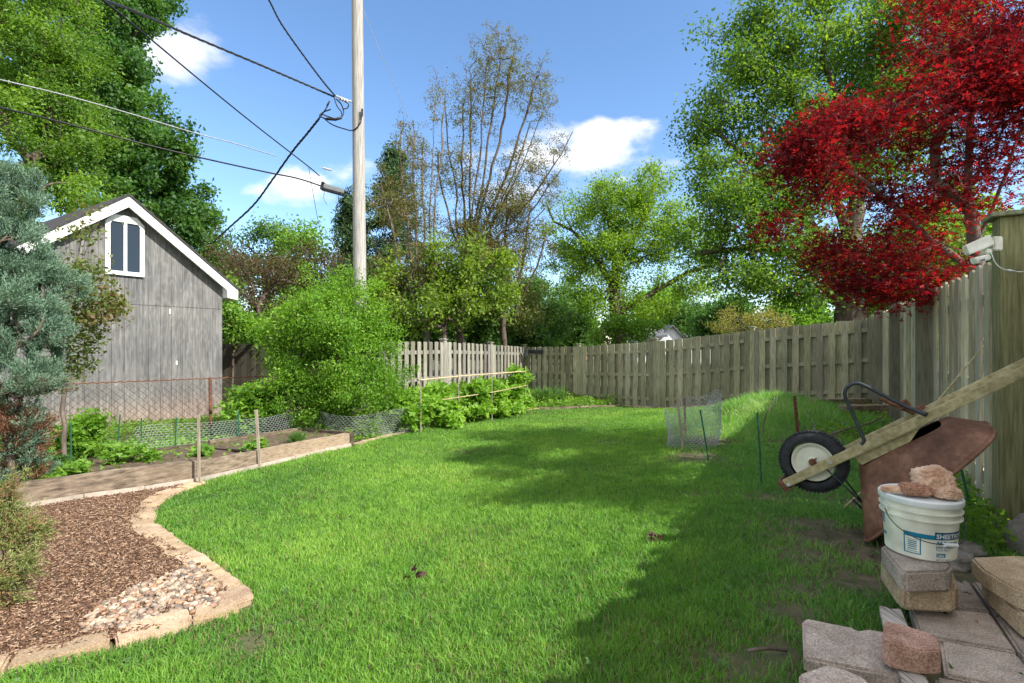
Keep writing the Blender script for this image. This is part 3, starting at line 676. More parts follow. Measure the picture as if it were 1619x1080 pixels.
    tree('bare_tree', 'tall nearly bare multi-stemmed tree fanning upright twigs above the slatted fence', 'tree', P3(725, 0, Z)[:2],
         [E(790, 110, 60, 80, Z, 1.0), E(850, 150, 45, 70, Z, .9), E(750, 170, 50, 70, Z, 1.0), E(885, 235, 25, 35, Z, .7), E(830, 260, 60, 50, Z, 1.1), E(720, 270, 60, 60, Z, 1.2), E(800, 320, 70, 55, Z, 1.3), E(870, 300, 30, 40, Z, .8), E(740, 380, 80, 60, Z, 1.3), E(700, 430, 60, 50, Z, 1.3), E(800, 420, 60, 50, Z, 1.3)],
         YG, 4200, 36000, .05, .07, .13, .0034, crownmax=4, asp=.6, seg=6, tvar=.7, shell=.1, lift=.38, jit=.06, lump=False, kk=5,
         stems=[[P3(728, 500, Z), P3(735, 440, Z)]] + fan((736, 435), [(792, 62), (770, 90), (815, 70), (745, 120), (850, 110), (868, 150), (905, 208), (730, 175), (705, 160), (835, 200), (885, 270), (690, 240), (860, 330)], Z))
    Z = 14.6
    tree('bare_tree', 'leaning grey-barked twiggy tree just right of the utility pole', 'tree', P3(672, 0, Z)[:2],
         [E(655, 250, 30, 60, Z, .9), E(690, 160, 22, 50, Z, .5), E(620, 320, 40, 60, Z, 1), E(660, 340, 45, 60, Z, 1), E(615, 430, 45, 45, Z, 1), E(635, 210, 20, 40, Z, .5), E(665, 420, 50, 45, Z, 1)],
         YG, 1700, 16000, .05, .07, .11, .0036, bark='bark_grey', crownmax=4, seg=6, shell=.1, lift=.5, jit=.04, tvar=.7, lump=False, kk=5,
         stems=fan((668, 520), [(705, 125), (690, 150), (650, 190), (632, 230), (605, 290), (585, 360), (670, 220)], Z, .5))
    tree('bare_tree', 'low branchy tree with bare brown limbs right of the multi-stemmed bare tree', 'tree', P3(800, 0, 16.2)[:2],
         [E(800, 350, 60, 60, 16.2, 1.2), E(760, 400, 60, 50, 16.2, 1.2), E(840, 380, 40, 60, 16.2, 1)], YG, 1300, 14000, .06, .1, .1, .004, crownmax=4, seg=6, shell=.1, lift=.35, jit=.05, tvar=.7, kk=5,
         stems=fan((800, 520), [(770, 330), (800, 310), (840, 330), (735, 370), (860, 380)], 16.2, .5))
    tree('leafy_tree', 'yellow-green leafy understorey tree behind the slatted fence posts', 'tree', P3(700, 0, 14.2)[:2], [E(720, 470, 70, 55, 14.2, 1.2), E(660, 500, 60, 35, 14, 1), E(770, 430, 50, 40, 14.4, 1), E(700, 420, 40, 30, 14.3, .8), E(620, 450, 40, 50, 14.2, 1), E(690, 380, 20, 25, 14.2, .5), E(750, 395, 25, 30, 14.2, .5), E(640, 410, 18, 25, 14.2, .4), E(800, 470, 25, 40, 14.2, .5)], [(.07, .14, .015), (.155, .26, .025), (.29, .41, .05)], 420, 15000, .1, .15, .08, .005, crownmax=3, tvar=.6, jit=.12)
    tree('leafy_tree', 'olive brown leafy tree left of the fence corner', 'tree', P3(800, 0, 17)[:2], [E(790, 450, 50, 60, 17, 1.3), E(820, 490, 45, 40, 17, 1.2), E(770, 400, 40, 40, 17, 1)], [(.1, .12, .03), (.16, .19, .04), (.24, .24, .07)], 260, 9000, .09, .2, .1, .007, crownmax=5, tvar=.6)
    tree('leafy_tree', 'bright green tree top seen over the slatted fence left of its tall capped post', 'tree', P3(655, 0, 18)[:2], [E(600, 470, 60, 60, 18, 1.6), E(680, 470, 70, 60, 18, 1.6), E(740, 480, 60, 50, 18, 1.6)], GR_MID, 220, 13000, .12, .2, .12, .008, crownmax=6, tvar=.6)
    tree('leafy_tree', 'dark green rounded tree behind the fence corner', 'tree', P3(860, 0, 21)[:2], [E(858, 480, 48, 40, 21, 1.5), E(840, 460, 30, 30, 21), E(885, 510, 40, 30, 21), E(820, 510, 50, 30, 21)], GR_MID, 220, 13000, .12, .2, .14, .008, crownmax=6, tvar=.6)
    # central crooked tree
    Z = 24
    tree('crooked_tree', 'big crooked tree with a forked dark trunk and one long low limb reaching right', 'tree', P3(978, 0, Z)[:2],
         [E(905, 330, 30, 45, Z, 1.5), E(955, 310, 40, 40, Z, 1.5), E(1030, 300, 45, 45, Z, 1.5), E(1010, 380, 60, 55, Z, 2), E(920, 410, 60, 50, Z, 1.8), E(1070, 350, 40, 50, Z, 1.5), E(960, 420, 60, 50, Z, 2), E(880, 380, 25, 35, Z, 1), E(900, 460, 45, 35, Z, 1.5), E(1085, 400, 50, 30, Z, 1.2), E(1035, 440, 40, 20, Z, 1.2), E(1020, 490, 60, 28, Z, 1.5), E(1100, 450, 60, 30, Z, 1.5), E(940, 480, 80, 35, Z, 1.8), E(985, 340, 60, 70, Z, 2), E(1110, 380, 40, 50, Z, 1.5)],
         [(.09, .19, .015), (.18, .32, .025), (.3, .45, .05)], 1000, 60000, .12, .24, .36, .009, crownmax=5, tvar=.65, lift=.2,
         stems=[[P3(978, 510, Z), P3(972, 470, Z), P3(965, 445, Z), P3(945, 415, Z), P3(930, 388, Z), P3(905, 365, Z), P3(875, 350, Z), P3(865, 325, Z)],
                [P3(972, 468, Z), P3(972, 420, Z), P3(968, 370, Z), P3(950, 310, Z)], [P3(978, 495, Z), P3(1010, 475, Z), P3(1050, 452, Z), P3(1085, 432, Z), P3(1125, 420, Z), P3(1150, 414, Z)],
                [P3(972, 430, Z), P3(1000, 380, Z + .5), P3(1025, 330, Z + .5), P3(1035, 270, Z + .5)]])
    tree('leafy_tree', 'pale yellow-green sapling in front of the crooked tree over the back fence', 'tree', P3(975, 0, 19)[:2], [E(985, 520, 38, 22, 19, .9), E(950, 530, 25, 15, 19, .6), E(1010, 525, 25, 18, 19, .7)], GR_LIGHT, 90, 4200, .12, .16, .05, .006, crownmax=5)
    # far hedge line
    for i, (px, py, rx, ry, Z, pal, lab) in enumerate((
        (1085, 500, 38, 24, 45, GR_MID, 'distant round green tree behind the white gabled house'),
        (1040, 480, 40, 35, 50, GR_LIGHT, 'distant light green tree above the white house chimney'),
        (900, 505, 40, 30, 38, GR_LIGHT, 'distant pale tree behind the pink brick house'),
        (1150, 500, 40, 35, 34, GR_MAPLE, 'dark distant tree left of the tan shrub'),
        (1260, 500, 60, 45, 30, GR_LIGHT, 'light green distant tree behind the right part of the back fence'),
        (1430, 450, 70, 90, 22, GR_LIGHT, 'light green tree behind the corner of the two board fences'),
        (1540, 380, 90, 110, 16, GR_LIGHT, 'pale green tree behind the red maple and right fence'),
        (1650, 430, 90, 130, 14, GR_MID, 'green tree beyond the near end of the right fence'),
        (650, 528, 50, 24, 16.6, GR_MAPLE, 'dark understorey shrub directly behind the left part of the slatted fence'),
        (735, 528, 50, 24, 17.4, GR_MID, 'understorey shrub behind the middle post of the slatted fence'),
        (815, 530, 45, 22, 19, GR_MAPLE, 'dark understorey shrub behind the far fence corner'),
        (890, 530, 45, 20, 24, GR_MID, 'understorey shrub left of the crooked tree trunk'),
        (365, 540, 45, 40, 17, GR_MID, 'green shrub over the dark fence right of the shed'),
        (430, 540, 50, 40, 16, GR_MID, 'green shrub behind the left side of the bright bush'),
        (560, 505, 70, 50, 22, GR_MID, 'green thicket tree behind the bright bush'),
        (300, 470, 60, 60, 30, GR_MID, 'green tree hidden mostly by the shed'),
        (470, 500, 60, 50, 24, GR_MAPLE, 'dark green tree behind the brown-leaved shrub'),
        (770, 515, 60, 30, 26, GR_MAPLE, 'dark leafy tree far behind the slatted fence'))):
        tree('background_tree', lab, 'tree', P3(px, 0, Z)[:2], [E(px, py, rx, ry, Z), E(px, py + ry * .9, rx * 1.3, ry * .5, Z), E(px - rx * .5, py + ry * .5, rx * .7, ry * .6, Z), E(px + rx * .5, py + ry * .5, rx * .7, ry * .6, Z)], pal, 200, 15000, .12 + Z * .003, .01 * Z, .14, .01, group='trees far beyond the back fence', crownmax=8, tvar=.6)
    tree('tan_shrub', 'straw-yellow sparse shrub top showing over the back fence', 'shrub', P3(1180, 0, 20)[:2], [E(1160, 510, 45, 22, 20, 1), E(1210, 508, 45, 22, 20, 1)], GR_YEL + [(.4, .3, .14)], 260, 4200, .07, .12, .05, .006, crownmax=2, seg=4, bark='bark_grey')
    # big maple right
    Z = 14.5
    tree('maple_tree', 'huge spreading green maple with thick forked trunk behind the back fence', 'tree', P3(1345, 0, Z)[:2],
         [E(1190, 90, 80, 80, Z, 1.3), E(1130, 190, 60, 60, Z, 1.2), E(1230, 180, 90, 80, Z, 1.6), E(1330, 60, 110, 70, Z, 1.6), E(1160, 290, 80, 60, Z, 1.5), E(1260, 300, 100, 70, Z, 1.8), E(1150, 380, 70, 40, Z, 1.3), E(1250, 400, 100, 50, Z, 1.8), E(1380, 200, 120, 120, Z, 2), E(1450, 60, 120, 90, Z, 2), E(1230, 450, 90, 32, Z, 1.5), E(1330, 440, 70, 30, Z, 1.6), E(1180, 440, 70, 30, Z - .5, 1.2), E(1290, 475, 60, 18, Z - .5, 1), E(1150, 330, 80, 60, Z - .5, 1.2), E(1420, 470, 90, 40, Z, 1.4), E(1240, 0, 90, 50, Z, 1.3), E(1450, 400, 100, 80, Z, 2)],
         [(.035, .105, .015), (.1, .21, .022), (.24, .37, .045)], 1700, 105000, .11, .24, .42, .008, crownmax=5, tvar=.7, lift=.1, kk=7,
         stems=[[P3(1345, 495, Z), P3(1340, 430, Z), P3(1352, 340, Z), P3(1375, 230, Z), P3(1410, 100, Z), P3(1430, 10, Z)],
                [P3(1348, 490, Z), P3(1318, 470, Z), P3(1312, 430, Z), P3(1285, 360, Z), P3(1230, 290, Z), P3(1170, 240, Z), P3(1110, 190, Z)],
                [P3(1345, 380, Z), P3(1310, 290, Z), P3(1270, 190, Z), P3(1220, 110, Z), P3(1190, 40, Z)],
                [P3(1318, 430, Z), P3(1250, 400, Z), P3(1180, 390, Z), P3(1110, 400, Z)], [P3(1352, 330, Z), P3(1340, 200, Z), P3(1300, 90, Z), P3(1310, -20, Z)],
                [P3(1345, 480, Z), P3(1400, 460, Z), P3(1450, 420, Z), P3(1500, 360, Z)]])
    # red maple
    Z = 5.4
    tree('red_maple', 'red-leaved ornamental maple arching over the right board fence', 'tree', (5.05, 5.6),
         [E(1520, 90, 130, 95, Z, .9), E(1610, 160, 110, 150, Z, 1.0), E(1430, 180, 100, 80, Z - .2, .8), E(1350, 215, 75, 60, Z - .4, .6, .35), E(1250, 250, 52, 34, Z - .6, .5, .22), E(1290, 290, 45, 35, Z - .5, .5, .15), E(1450, 300, 100, 70, Z - .2, .8), E(1350, 340, 60, 45, Z - .3, .5), E(1390, 405, 90, 55, Z, .8, .3), E(1330, 425, 65, 40, Z, .6, .2), E(1420, 465, 55, 25, Z, .5, .12), E(1230, 365, 18, 16, Z - .6, .2, .03), E(1450, 400, 70, 60, Z, .6, .09), E(1560, 280, 90, 90, Z, .7), E(1440, 440, 60, 25, Z - .2, .35), E(1320, 180, 30, 45, Z - .4, .3), E(1240, 360, 12, 16, Z - .6, .15), E(1700, 60, 100, 120, Z, 1), E(1590, 20, 110, 80, Z + .1, 1.3), E(1500, 10, 80, 50, Z + .1, .7), E(1560, 130, 70, 70, Z - .4, .5, .6), E(1400, 455, 75, 28, Z - .1, .3, .05), E(1350, 395, 60, 35, Z - .1, .4, .06), (np.array((4.4, 2.4, 3.6)), np.array((.9, .8, .6)), .9), (np.array((5.0, 3.3, 3.8)), np.array((.9, .8, .6)), .9), (np.array((3.9, 2.2, 3.0)), np.array((.5, .6, .4)), .35)],
         RED, 1500, 50000, .044, .115, .075, .0035, bark='bark_grey', leaf='redleaf', shape='tri', asp=.42, crownmax=5, tvar=.55, up=1.1, shell=.1, lift=.05, kk=6, step=.2,
         stems=[[P3(1545, 420, Z), P3(1535, 335, Z), P3(1480, 290, Z - .1), P3(1478, 230, Z - .1), P3(1500, 180, Z), P3(1520, 90, Z)],
                [P3(1535, 335, Z), P3(1532, 250, Z), P3(1535, 180, Z + .1), P3(1570, 80, Z + .2)],
                [P3(1542, 430, Z), P3(1470, 380, Z), P3(1420, 330, Z), P3(1370, 290, Z - .2), P3(1300, 250, Z - .5)],
                [P3(1480, 385, Z), P3(1440, 410, Z), P3(1380, 425, Z)], [P3(1540, 400, Z), P3(1580, 300, Z), P3(1620, 200, Z)]])
all_trees()

# ------------------------------------------------------------ shrubs and plants in the yard
def shrubs():
    tree('green_shrub', 'large rounded bright green bush in front of the pole', 'shrub', P3(530, 0, 8.7)[:2],
         [E(530, 520, 75, 80, 8.7, .9), E(450, 560, 45, 60, 8.6, .6), E(600, 560, 35, 50, 8.7, .5), E(500, 470, 50, 40, 8.8, .6), E(560, 450, 40, 28, 8.9, .4), E(530, 620, 95, 45, 8.6, .9), E(590, 500, 35, 45, 8.8, .5), E(440, 600, 35, 30, 8.4, .5), E(520, 560, 110, 95, 8.8, .8), E(480, 640, 60, 30, 8.3, .5), E(560, 600, 60, 60, 8.3, .5), E(440, 530, 30, 35, 8.6, .5), E(600, 625, 35, 30, 8.4, .4)],
         [(.065, .17, .014), (.145, .31, .022), (.27, .46, .04)], 1100, 85000, .052, .09, .05, .004, crownmax=5, asp=.42, tvar=.6, shell=.2, seg=5)
    # blue-green juniper with bare brown inside
    Z = 4.5; base = P3(35, 0, Z); bz = G(base.x, base.y)
    env = [E(12, 325, 38, 65, Z, .3), E(22, 400, 50, 65, Z, .42), E(15, 470, 68, 75, Z, .5), E(45, 520, 38, 60, Z, .4), E(12, 590, 72, 65, Z, .45), E(58, 605, 30, 30, Z, .3), E(0, 660, 60, 45, Z, .45), E(-60, 450, 80, 200, Z, .5), E(-10, 300, 35, 40, Z, .25), E(55, 310, 14, 35, Z, .15), E(5, 720, 50, 50, Z, .35), E(25, 690, 55, 45, Z, .3), E(10, 770, 45, 40, Z, .3), E(66, 545, 14, 34, Z, .2)]
    t, s = tree('juniper', 'blue-green feathery juniper at the left edge of the mulch bed', 'shrub', (base.x, base.y), env, BLUEG, 760, 0, r0=.035, rt=.003, lift=.2, seg=5, step=.2)
    P = np.array(s.p); D = np.array(s.d); ok = np.where(s.cnt <= 2)[0]
    n = 240000; k = rng.choice(ok, n); up = D[k] * .8 + np.array((0, 0, .7)) + rng.normal(size=(n, 3)) * .15
    # sprays: blades follow a sprig axis
    sprig = rng.normal(size=(len(P), 14, 3)) * .6; q = rng.integers(0, 14, n); ax = D[k] * .7 + np.array((0, 0, .95)) + sprig[k, q] * .8; ax /= np.linalg.norm(ax, axis=1, keepdims=True)
    C = P[k] + ax * (rng.random(n) * .15)[:, None] + rng.normal(size=(n, 3)) * .009
    dens = np.abs(rng.normal(size=n)); tint = rng.random(len(P) * 14)[k * 14 + q]
    col = lerp_pal(BLUEG, .5 * tint + .5 * rng.random(n))
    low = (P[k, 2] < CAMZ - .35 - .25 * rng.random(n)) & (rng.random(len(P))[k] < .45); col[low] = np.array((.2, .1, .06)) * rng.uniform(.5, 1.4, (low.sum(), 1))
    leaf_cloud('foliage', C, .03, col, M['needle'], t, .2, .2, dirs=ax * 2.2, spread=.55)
    # low golden juniper at the very left
    Z = 2.75; b2 = hit(10, 930); env = [E(-5, 850, 55, 50, Z, .25), E(0, 910, 40, 45, Z - .2, .25), E(30, 855, 40, 20, Z, .18), E(-30, 800, 40, 40, Z, .2)]
    t, s = tree('low_juniper', 'low golden green juniper spilling over the mulch at the left edge', 'shrub', (b2.x - .12, b2.y), env, BLUEG, 260, 0, r0=.03, rt=.002, seg=4, step=.12)
    P = np.array(s.p); D = np.array(s.d); ok = np.where(s.cnt <= 3)[0]; n = 32000; k = rng.choice(ok, n); sprig = rng.normal(size=(len(P), 10, 3)) * .7; q = rng.integers(0, 10, n)
    ax = D[k] * .8 + np.array((0, 0, .3)) + sprig[k, q]; ax /= np.linalg.norm(ax, axis=1, keepdims=True); C = P[k] + ax * (rng.random(n) * .085)[:, None] + rng.normal(size=(n, 3)) * .004
    col = lerp_pal([(.1, .13, .04), (.2, .24, .07), (.3, .3, .12)], .5 * rng.random(len(P))[k] + .5 * rng.random(n)); br = rng.random(len(P))[k] < .18; col[br] = np.array((.26, .14, .07)) * rng.uniform(.5, 1.3, (br.sum(), 1))
    leaf_cloud('foliage', C, .02, col, M['needle'], t, .2, .22, dirs=ax * 2.2, spread=.6)
    # tall lean shrub with reddish leaves against the shed
    Z = 5.6; b3 = hit(80, 735)
    tree('rose_of_sharon', 'lanky thin-stemmed shrub with reddish green leaves against the shed wall', 'shrub', P3(105, 0, Z)[:2],
         [E(150, 470, 40, 25, Z, .25), E(165, 500, 28, 25, Z, .25), E(120, 540, 30, 35, Z, .25), E(140, 430, 35, 25, Z, .2), E(110, 580, 25, 25, Z, .2), E(125, 500, 30, 30, Z, .25), E(130, 370, 22, 15, Z, .15)],
         [(.09, .13, .03), (.14, .2, .04), (.22, .12, .07)], 150, 3600, .05, .07, .022, .0022, bark='bark_grey', crownmax=3, tvar=.7, lift=.2, step=.15,
         stems=[[P3(98, 650, Z), P3(108, 560, Z), P3(118, 480, Z), P3(128, 380, Z), P3(140, 330, Z)], [P3(108, 560, Z), P3(116, 470, Z), P3(102, 380, Z)], [P3(118, 480, Z), P3(135, 400, Z), P3(160, 345, Z)], [P3(112, 520, Z), P3(150, 480, Z), P3(185, 470, Z)]])
    def bushlet(name, label, px, py, rx, ry, Z, pal, n_tip=40, n=1500, size=.06, sig=.06, group=None, cat='plant', shape='tri', asp=.55, cm=6, ybase=None):
        b = hit(px, ybase) if ybase else None
        bb = (b.x, b.y) if b else P3(px, 0, Z)[:2]; Zb = b.y if b else Z
        return tree(name, label, cat, bb, [E(px, py, rx, ry, Zb, rx / F * Zb)], pal, n_tip, n, size, sig, .012, .002, group=group, crownmax=cm, tvar=.5, shape=shape, asp=asp, part=('stems', 'leaves'), step=.1, seg=3, up=.9)
    bushlet('young_maple', 'yellow-green young shrub beside the rusty chain-link post', 400, 640, 42, 38, 8.3, GR_LIGHT, 70, 2600, .07, .07, cat='shrub')
    bushlet('leafy_weed', 'leafy weed clump growing at the foot of the lanky shrub', 120, 700, 45, 45, 5.9, GR_LIGHT, 70, 2300, .045, .06, cat='shrub')
    bushlet('leafy_weed', 'green weed clump under the juniper beside the timber edge', 70, 745, 35, 25, 5.0, GR_MID, 50, 1500, .04, .05, ybase=765)
    rasp = 'raspberry canes behind the trellis'
    for px, py, rx, ry, Z, lab in ((640, 642, 42, 34, 9.3, 'leftmost raspberry bush against the big green bush'), (690, 642, 38, 33, 9.9, 'raspberry bush around the left trellis stake'), (735, 634, 36, 31, 10.7, 'raspberry bush at the middle trellis stake'),
                                   (775, 624, 34, 30, 11.5, 'raspberry bush right of the middle trellis stake'), (810, 620, 26, 32, 12.3, 'darker raspberry bush at the right end of the trellis')):
        tree('raspberry_bush', lab, 'shrub', P3(px, 0, Z)[:2], [E(px, py, rx, ry, Z, .45), E(px, py + ry * .6, rx * 1.05, ry * .5, Z - .15, .4)], [(.1, .22, .02), (.19, .37, .035), (.32, .52, .07)], 130, 4600, .085, .08, .012, .003, group=rasp, shape='tri', asp=.6, crownmax=6, tvar=.55, part=('canes', 'leaves'), step=.12, up=1.0, seg=3)
    for px, py, rx, ry, lab in ((205, 715, 26, 16, 'small broad-leaved plant in the middle of the raised bed'), (70, 752, 22, 12, 'low green seedling clump near the left end of the raised bed'), (120, 742, 22, 9, 'flat spreading plant left of centre in the raised bed'),
                                (240, 722, 12, 7, 'tiny seedling right of the broad-leaved bed plant'), (320, 714, 14, 7, 'seedling next to the thin wooden stake'), (400, 706, 16, 7, 'seedling in the right compartment of the raised bed')):
        p = hit(px, py + ry, .15); Z = p.y
        tree('bed_seedling', lab, 'plant', (p.x, p.y), [E(px, py, rx, ry, Z, rx / F * Z)], GR_LIGHT, 26, 240, .048, .035, .006, .0018, group='seedlings in the raised bed', shape='tri', asp=.6, crownmax=6, part=('stems', 'leaves'), step=.06, seg=2, up=1.2, sink=-.14)
    # grassy tuft and daylilies
    def tuft(name, label, cx, cy, z0, n, h, w, pal, r, parent=None, cat='plant'):
        a = rng.uniform(0, 6.28, n); rr = r * np.sqrt(rng.random(n)); x = cx + np.cos(a) * rr; y = cy + np.sin(a) * rr
        o = blades(name, x, y, np.full(n, z0), h * rng.uniform(.6, 1.1, n), w * rng.uniform(.7, 1.2, n), rng.uniform(.2, .95, n), lerp_pal(pal, rng.random(n)), M['grass'])
        tag(o, label, cat); return o
    p = hit(470, 700, .15); tuft('grass_tuft', 'tuft of fine green grass inside the right compartment of the raised bed', p.x, p.y, p.z - .01, 260, .2, .008, GR_MID, .1)
    p = hit(868, 640); tuft('daylily', 'arching clump of daylily leaves at the fence corner', p.x, p.y + .2, G(p.x, p.y + .2), 380, .55, .03, GR_MID, .45)
    p = hit(600, 688); tuft('grass_tuft', 'tall grass clump at the lawn border below the green bush', p.x - .3, p.y, G(p.x - .3, p.y), 420, .3, .012, GR_LIGHT, .28)
    # ground cover = uncountable
    def cover(name, label, poly, dens, size, pal, hmax=.08, dz=0., mat='leaf', shape='tri', excl=None):
        x, y = scatter(poly, lambda d: dens)
        if excl is not None: k = ~inpoly(x, y, excl); x, y = x[k], y[k]
        k = rng.random(len(x)) < .35 + 1.1 * vnoise(x, y, 3, 6); x, y = x[k], y[k]
        n = len(x); z = G(x, y) + dz + hmax * rng.random(n) ** 1.2 * (.4 + .9 * vnoise(x, y, 2.3, 8)); C = np.stack([x, y, z], 1)
        tt = .5 * vnoise(x, y, 1.6, 11) + .5 * rng.random(n)
        o = leaf_cloud(name, C, size, lerp_pal(pal, tt), M[mat], None, 1.2, .6, shape); tag(o, label, 'ground cover', kind='stuff')
    cover('bed_weeds', 'small weeds scattered over the raised bed soil', bed_soil, 110, .03, GR_LIGHT, .05, .155)
    cover('lawn_weeds', 'scattered clover and broadleaf weeds in the lawn', lawn_poly, 120, .02, GR_MID, .03, .012)
    cover('creeping_ground_cover', 'creeping green ground cover in front of the shed', cover_poly, 900, .04, GR_LIGHT, .13)
    cover('border_weeds', 'low mixed weeds filling the border behind the lawn edging', border_poly, 1100, .05, GR_LIGHT, .3)
    wp = [RF0 + Vector((-.55, .2, 0)), RF0 + RD * 2.6 + Vector((-.45, .1, 0)), RF0 + RD * 2.6, RF0 + RD * .1 + Vector((0, -.1, 0)), RF0 - RD * .8 + Vector((-.25, 0, 0))]
    cover('fence_foot_weeds', 'feathery light green weeds along the foot of the right fence', wp, 2600, .03, GR_LIGHT, .2)
    wp2 = [hit(1290, 640), hit(1390, 642), hit(1420, 700), hit(1360, 720), hit(1290, 700)]
    cover('mound_weeds', 'sparse weeds and creeping plants on the shaded mound', wp2, 500, .04, GR_LIGHT, .12)
    # hanging clover on timber
    # mulch chips
    x, y = scatter(mulch_poly, lambda d: 11000 * min(1, (2.6 / max(d, 1.5)) ** 1.2)); n = len(x); z = G(x, y) + .026 + .014 * rng.random(n)
    a = rng.uniform(0, 6.28, n); el = rng.normal(size=n) * .22; L = rng.uniform(.008, .034, n) * rng.uniform(.6, 1, n); w = rng.uniform(.0018, .005, n)
    d = np.stack([np.cos(a) * np.cos(el), np.sin(a) * np.cos(el), np.sin(el)], 1); s = np.stack([-np.sin(a), np.cos(a), rng.normal(size=n) * .4], 1); c = np.stack([x, y, z], 1)
    V = np.stack([c - d * L[:, None] / 2 - s * w[:, None] / 2, c + d * L[:, None] / 2 - s * w[:, None] / 2, c + d * L[:, None] / 2 + s * w[:, None] / 2, c - d * L[:, None] / 2 + s * w[:, None] / 2], 1)
    V2 = V.copy(); V2[:, :, 2] -= .004
    VV = np.concatenate([V, V2], 1); b = np.arange(n)[:, None] * 8
    Fq = [b + np.array([[0, 1, 2, 3]]), b + np.array([[0, 4, 5, 1]]), b + np.array([[1, 5, 6, 2]]), b + np.array([[2, 6, 7, 3]]), b + np.array([[3, 7, 4, 0]])]
    col = lerp_pal([(.06, .032, .018), (.16, .09, .052), (.27, .165, .105), (.42, .31, .22)], rng.random(n) ** 1.35); col = np.repeat(col, 8, 0)
    o = np_mesh('mulch_chips', VV.reshape(-1, 3), [np.concatenate(Fq)], M['chip'], None, col); tag(o, 'reddish brown shredded bark mulch filling the bed', 'mulch', kind='stuff')
    # fence-side dirt crumbs around barrow
    # river pebbles
    poly = [hit(303, 900), hit(322, 912), hit(345, 950), hit(350, 966), hit(300, 980), hit(250, 990), hit(200, 1004), hit(130, 1012), hit(128, 995), hit(165, 965), hit(215, 935), hit(270, 915)]
    xs = [p.x for p in poly]; ys = [p.y for p in poly]; x = rng.uniform(min(xs), max(xs), 5200); y = rng.uniform(min(ys), max(ys), 5200); k = inpoly(x, y, poly); x, y = x[k][:900], y[k][:900]; n = len(x)
    bm = bmesh.new(); bmesh.ops.create_icosphere(bm, subdivisions=2, radius=1); sv = np.array([v.co[:] for v in bm.verts]); sf = np.array([[v.index for v in f.verts] for f in bm.faces]); bm.free()
    rad = rng.uniform(.009, .02, n)[:, None] * rng.uniform([.9, .65, .5], [1.35, 1.0, .75], (n, 3)); an = rng.uniform(0, 6.28, n); V = sv[None] * rad[:, None]
    V = V * (1 + .12 * np.sin(sv[None] * 3 + rng.uniform(0, 6, (n, 1, 3))))
    ca, sa = np.cos(an)[:, None], np.sin(an)[:, None]; X = V[:, :, 0] * ca - V[:, :, 1] * sa; Y = V[:, :, 0] * sa + V[:, :, 1] * ca; Zc = V[:, :, 2] + X * rng.normal(size=(n, 1)) * .3
    V = np.stack([X + x[:, None], Y + y[:, None], Zc + (G(x, y) + .022 + .018 * rng.random(n))[:, None]], 2)
    pal = np.array([(.5, .4, .33), (.4, .28, .23), (.62, .55, .46), (.25, .23, .22), (.55, .36, .25), (.36, .33, .31), (.7, .64, .56)]); col = pal[rng.integers(0, len(pal), n)] * rng.uniform(.5, 1.05, (n, 1)) * np.array((.85, .76, .66)); col = np.repeat(col, len(sv), 0)
    o = np_mesh('river_pebbles', V.reshape(-1, 3), [(np.arange(n)[:, None, None] * len(sv) + sf[None]).reshape(-1, 3)], M['pebble'], None, col, smooth=True); tag(o, 'pink and grey river pebbles filling the tip of the mulch bed', 'pebbles', kind='stuff')
shrubs()

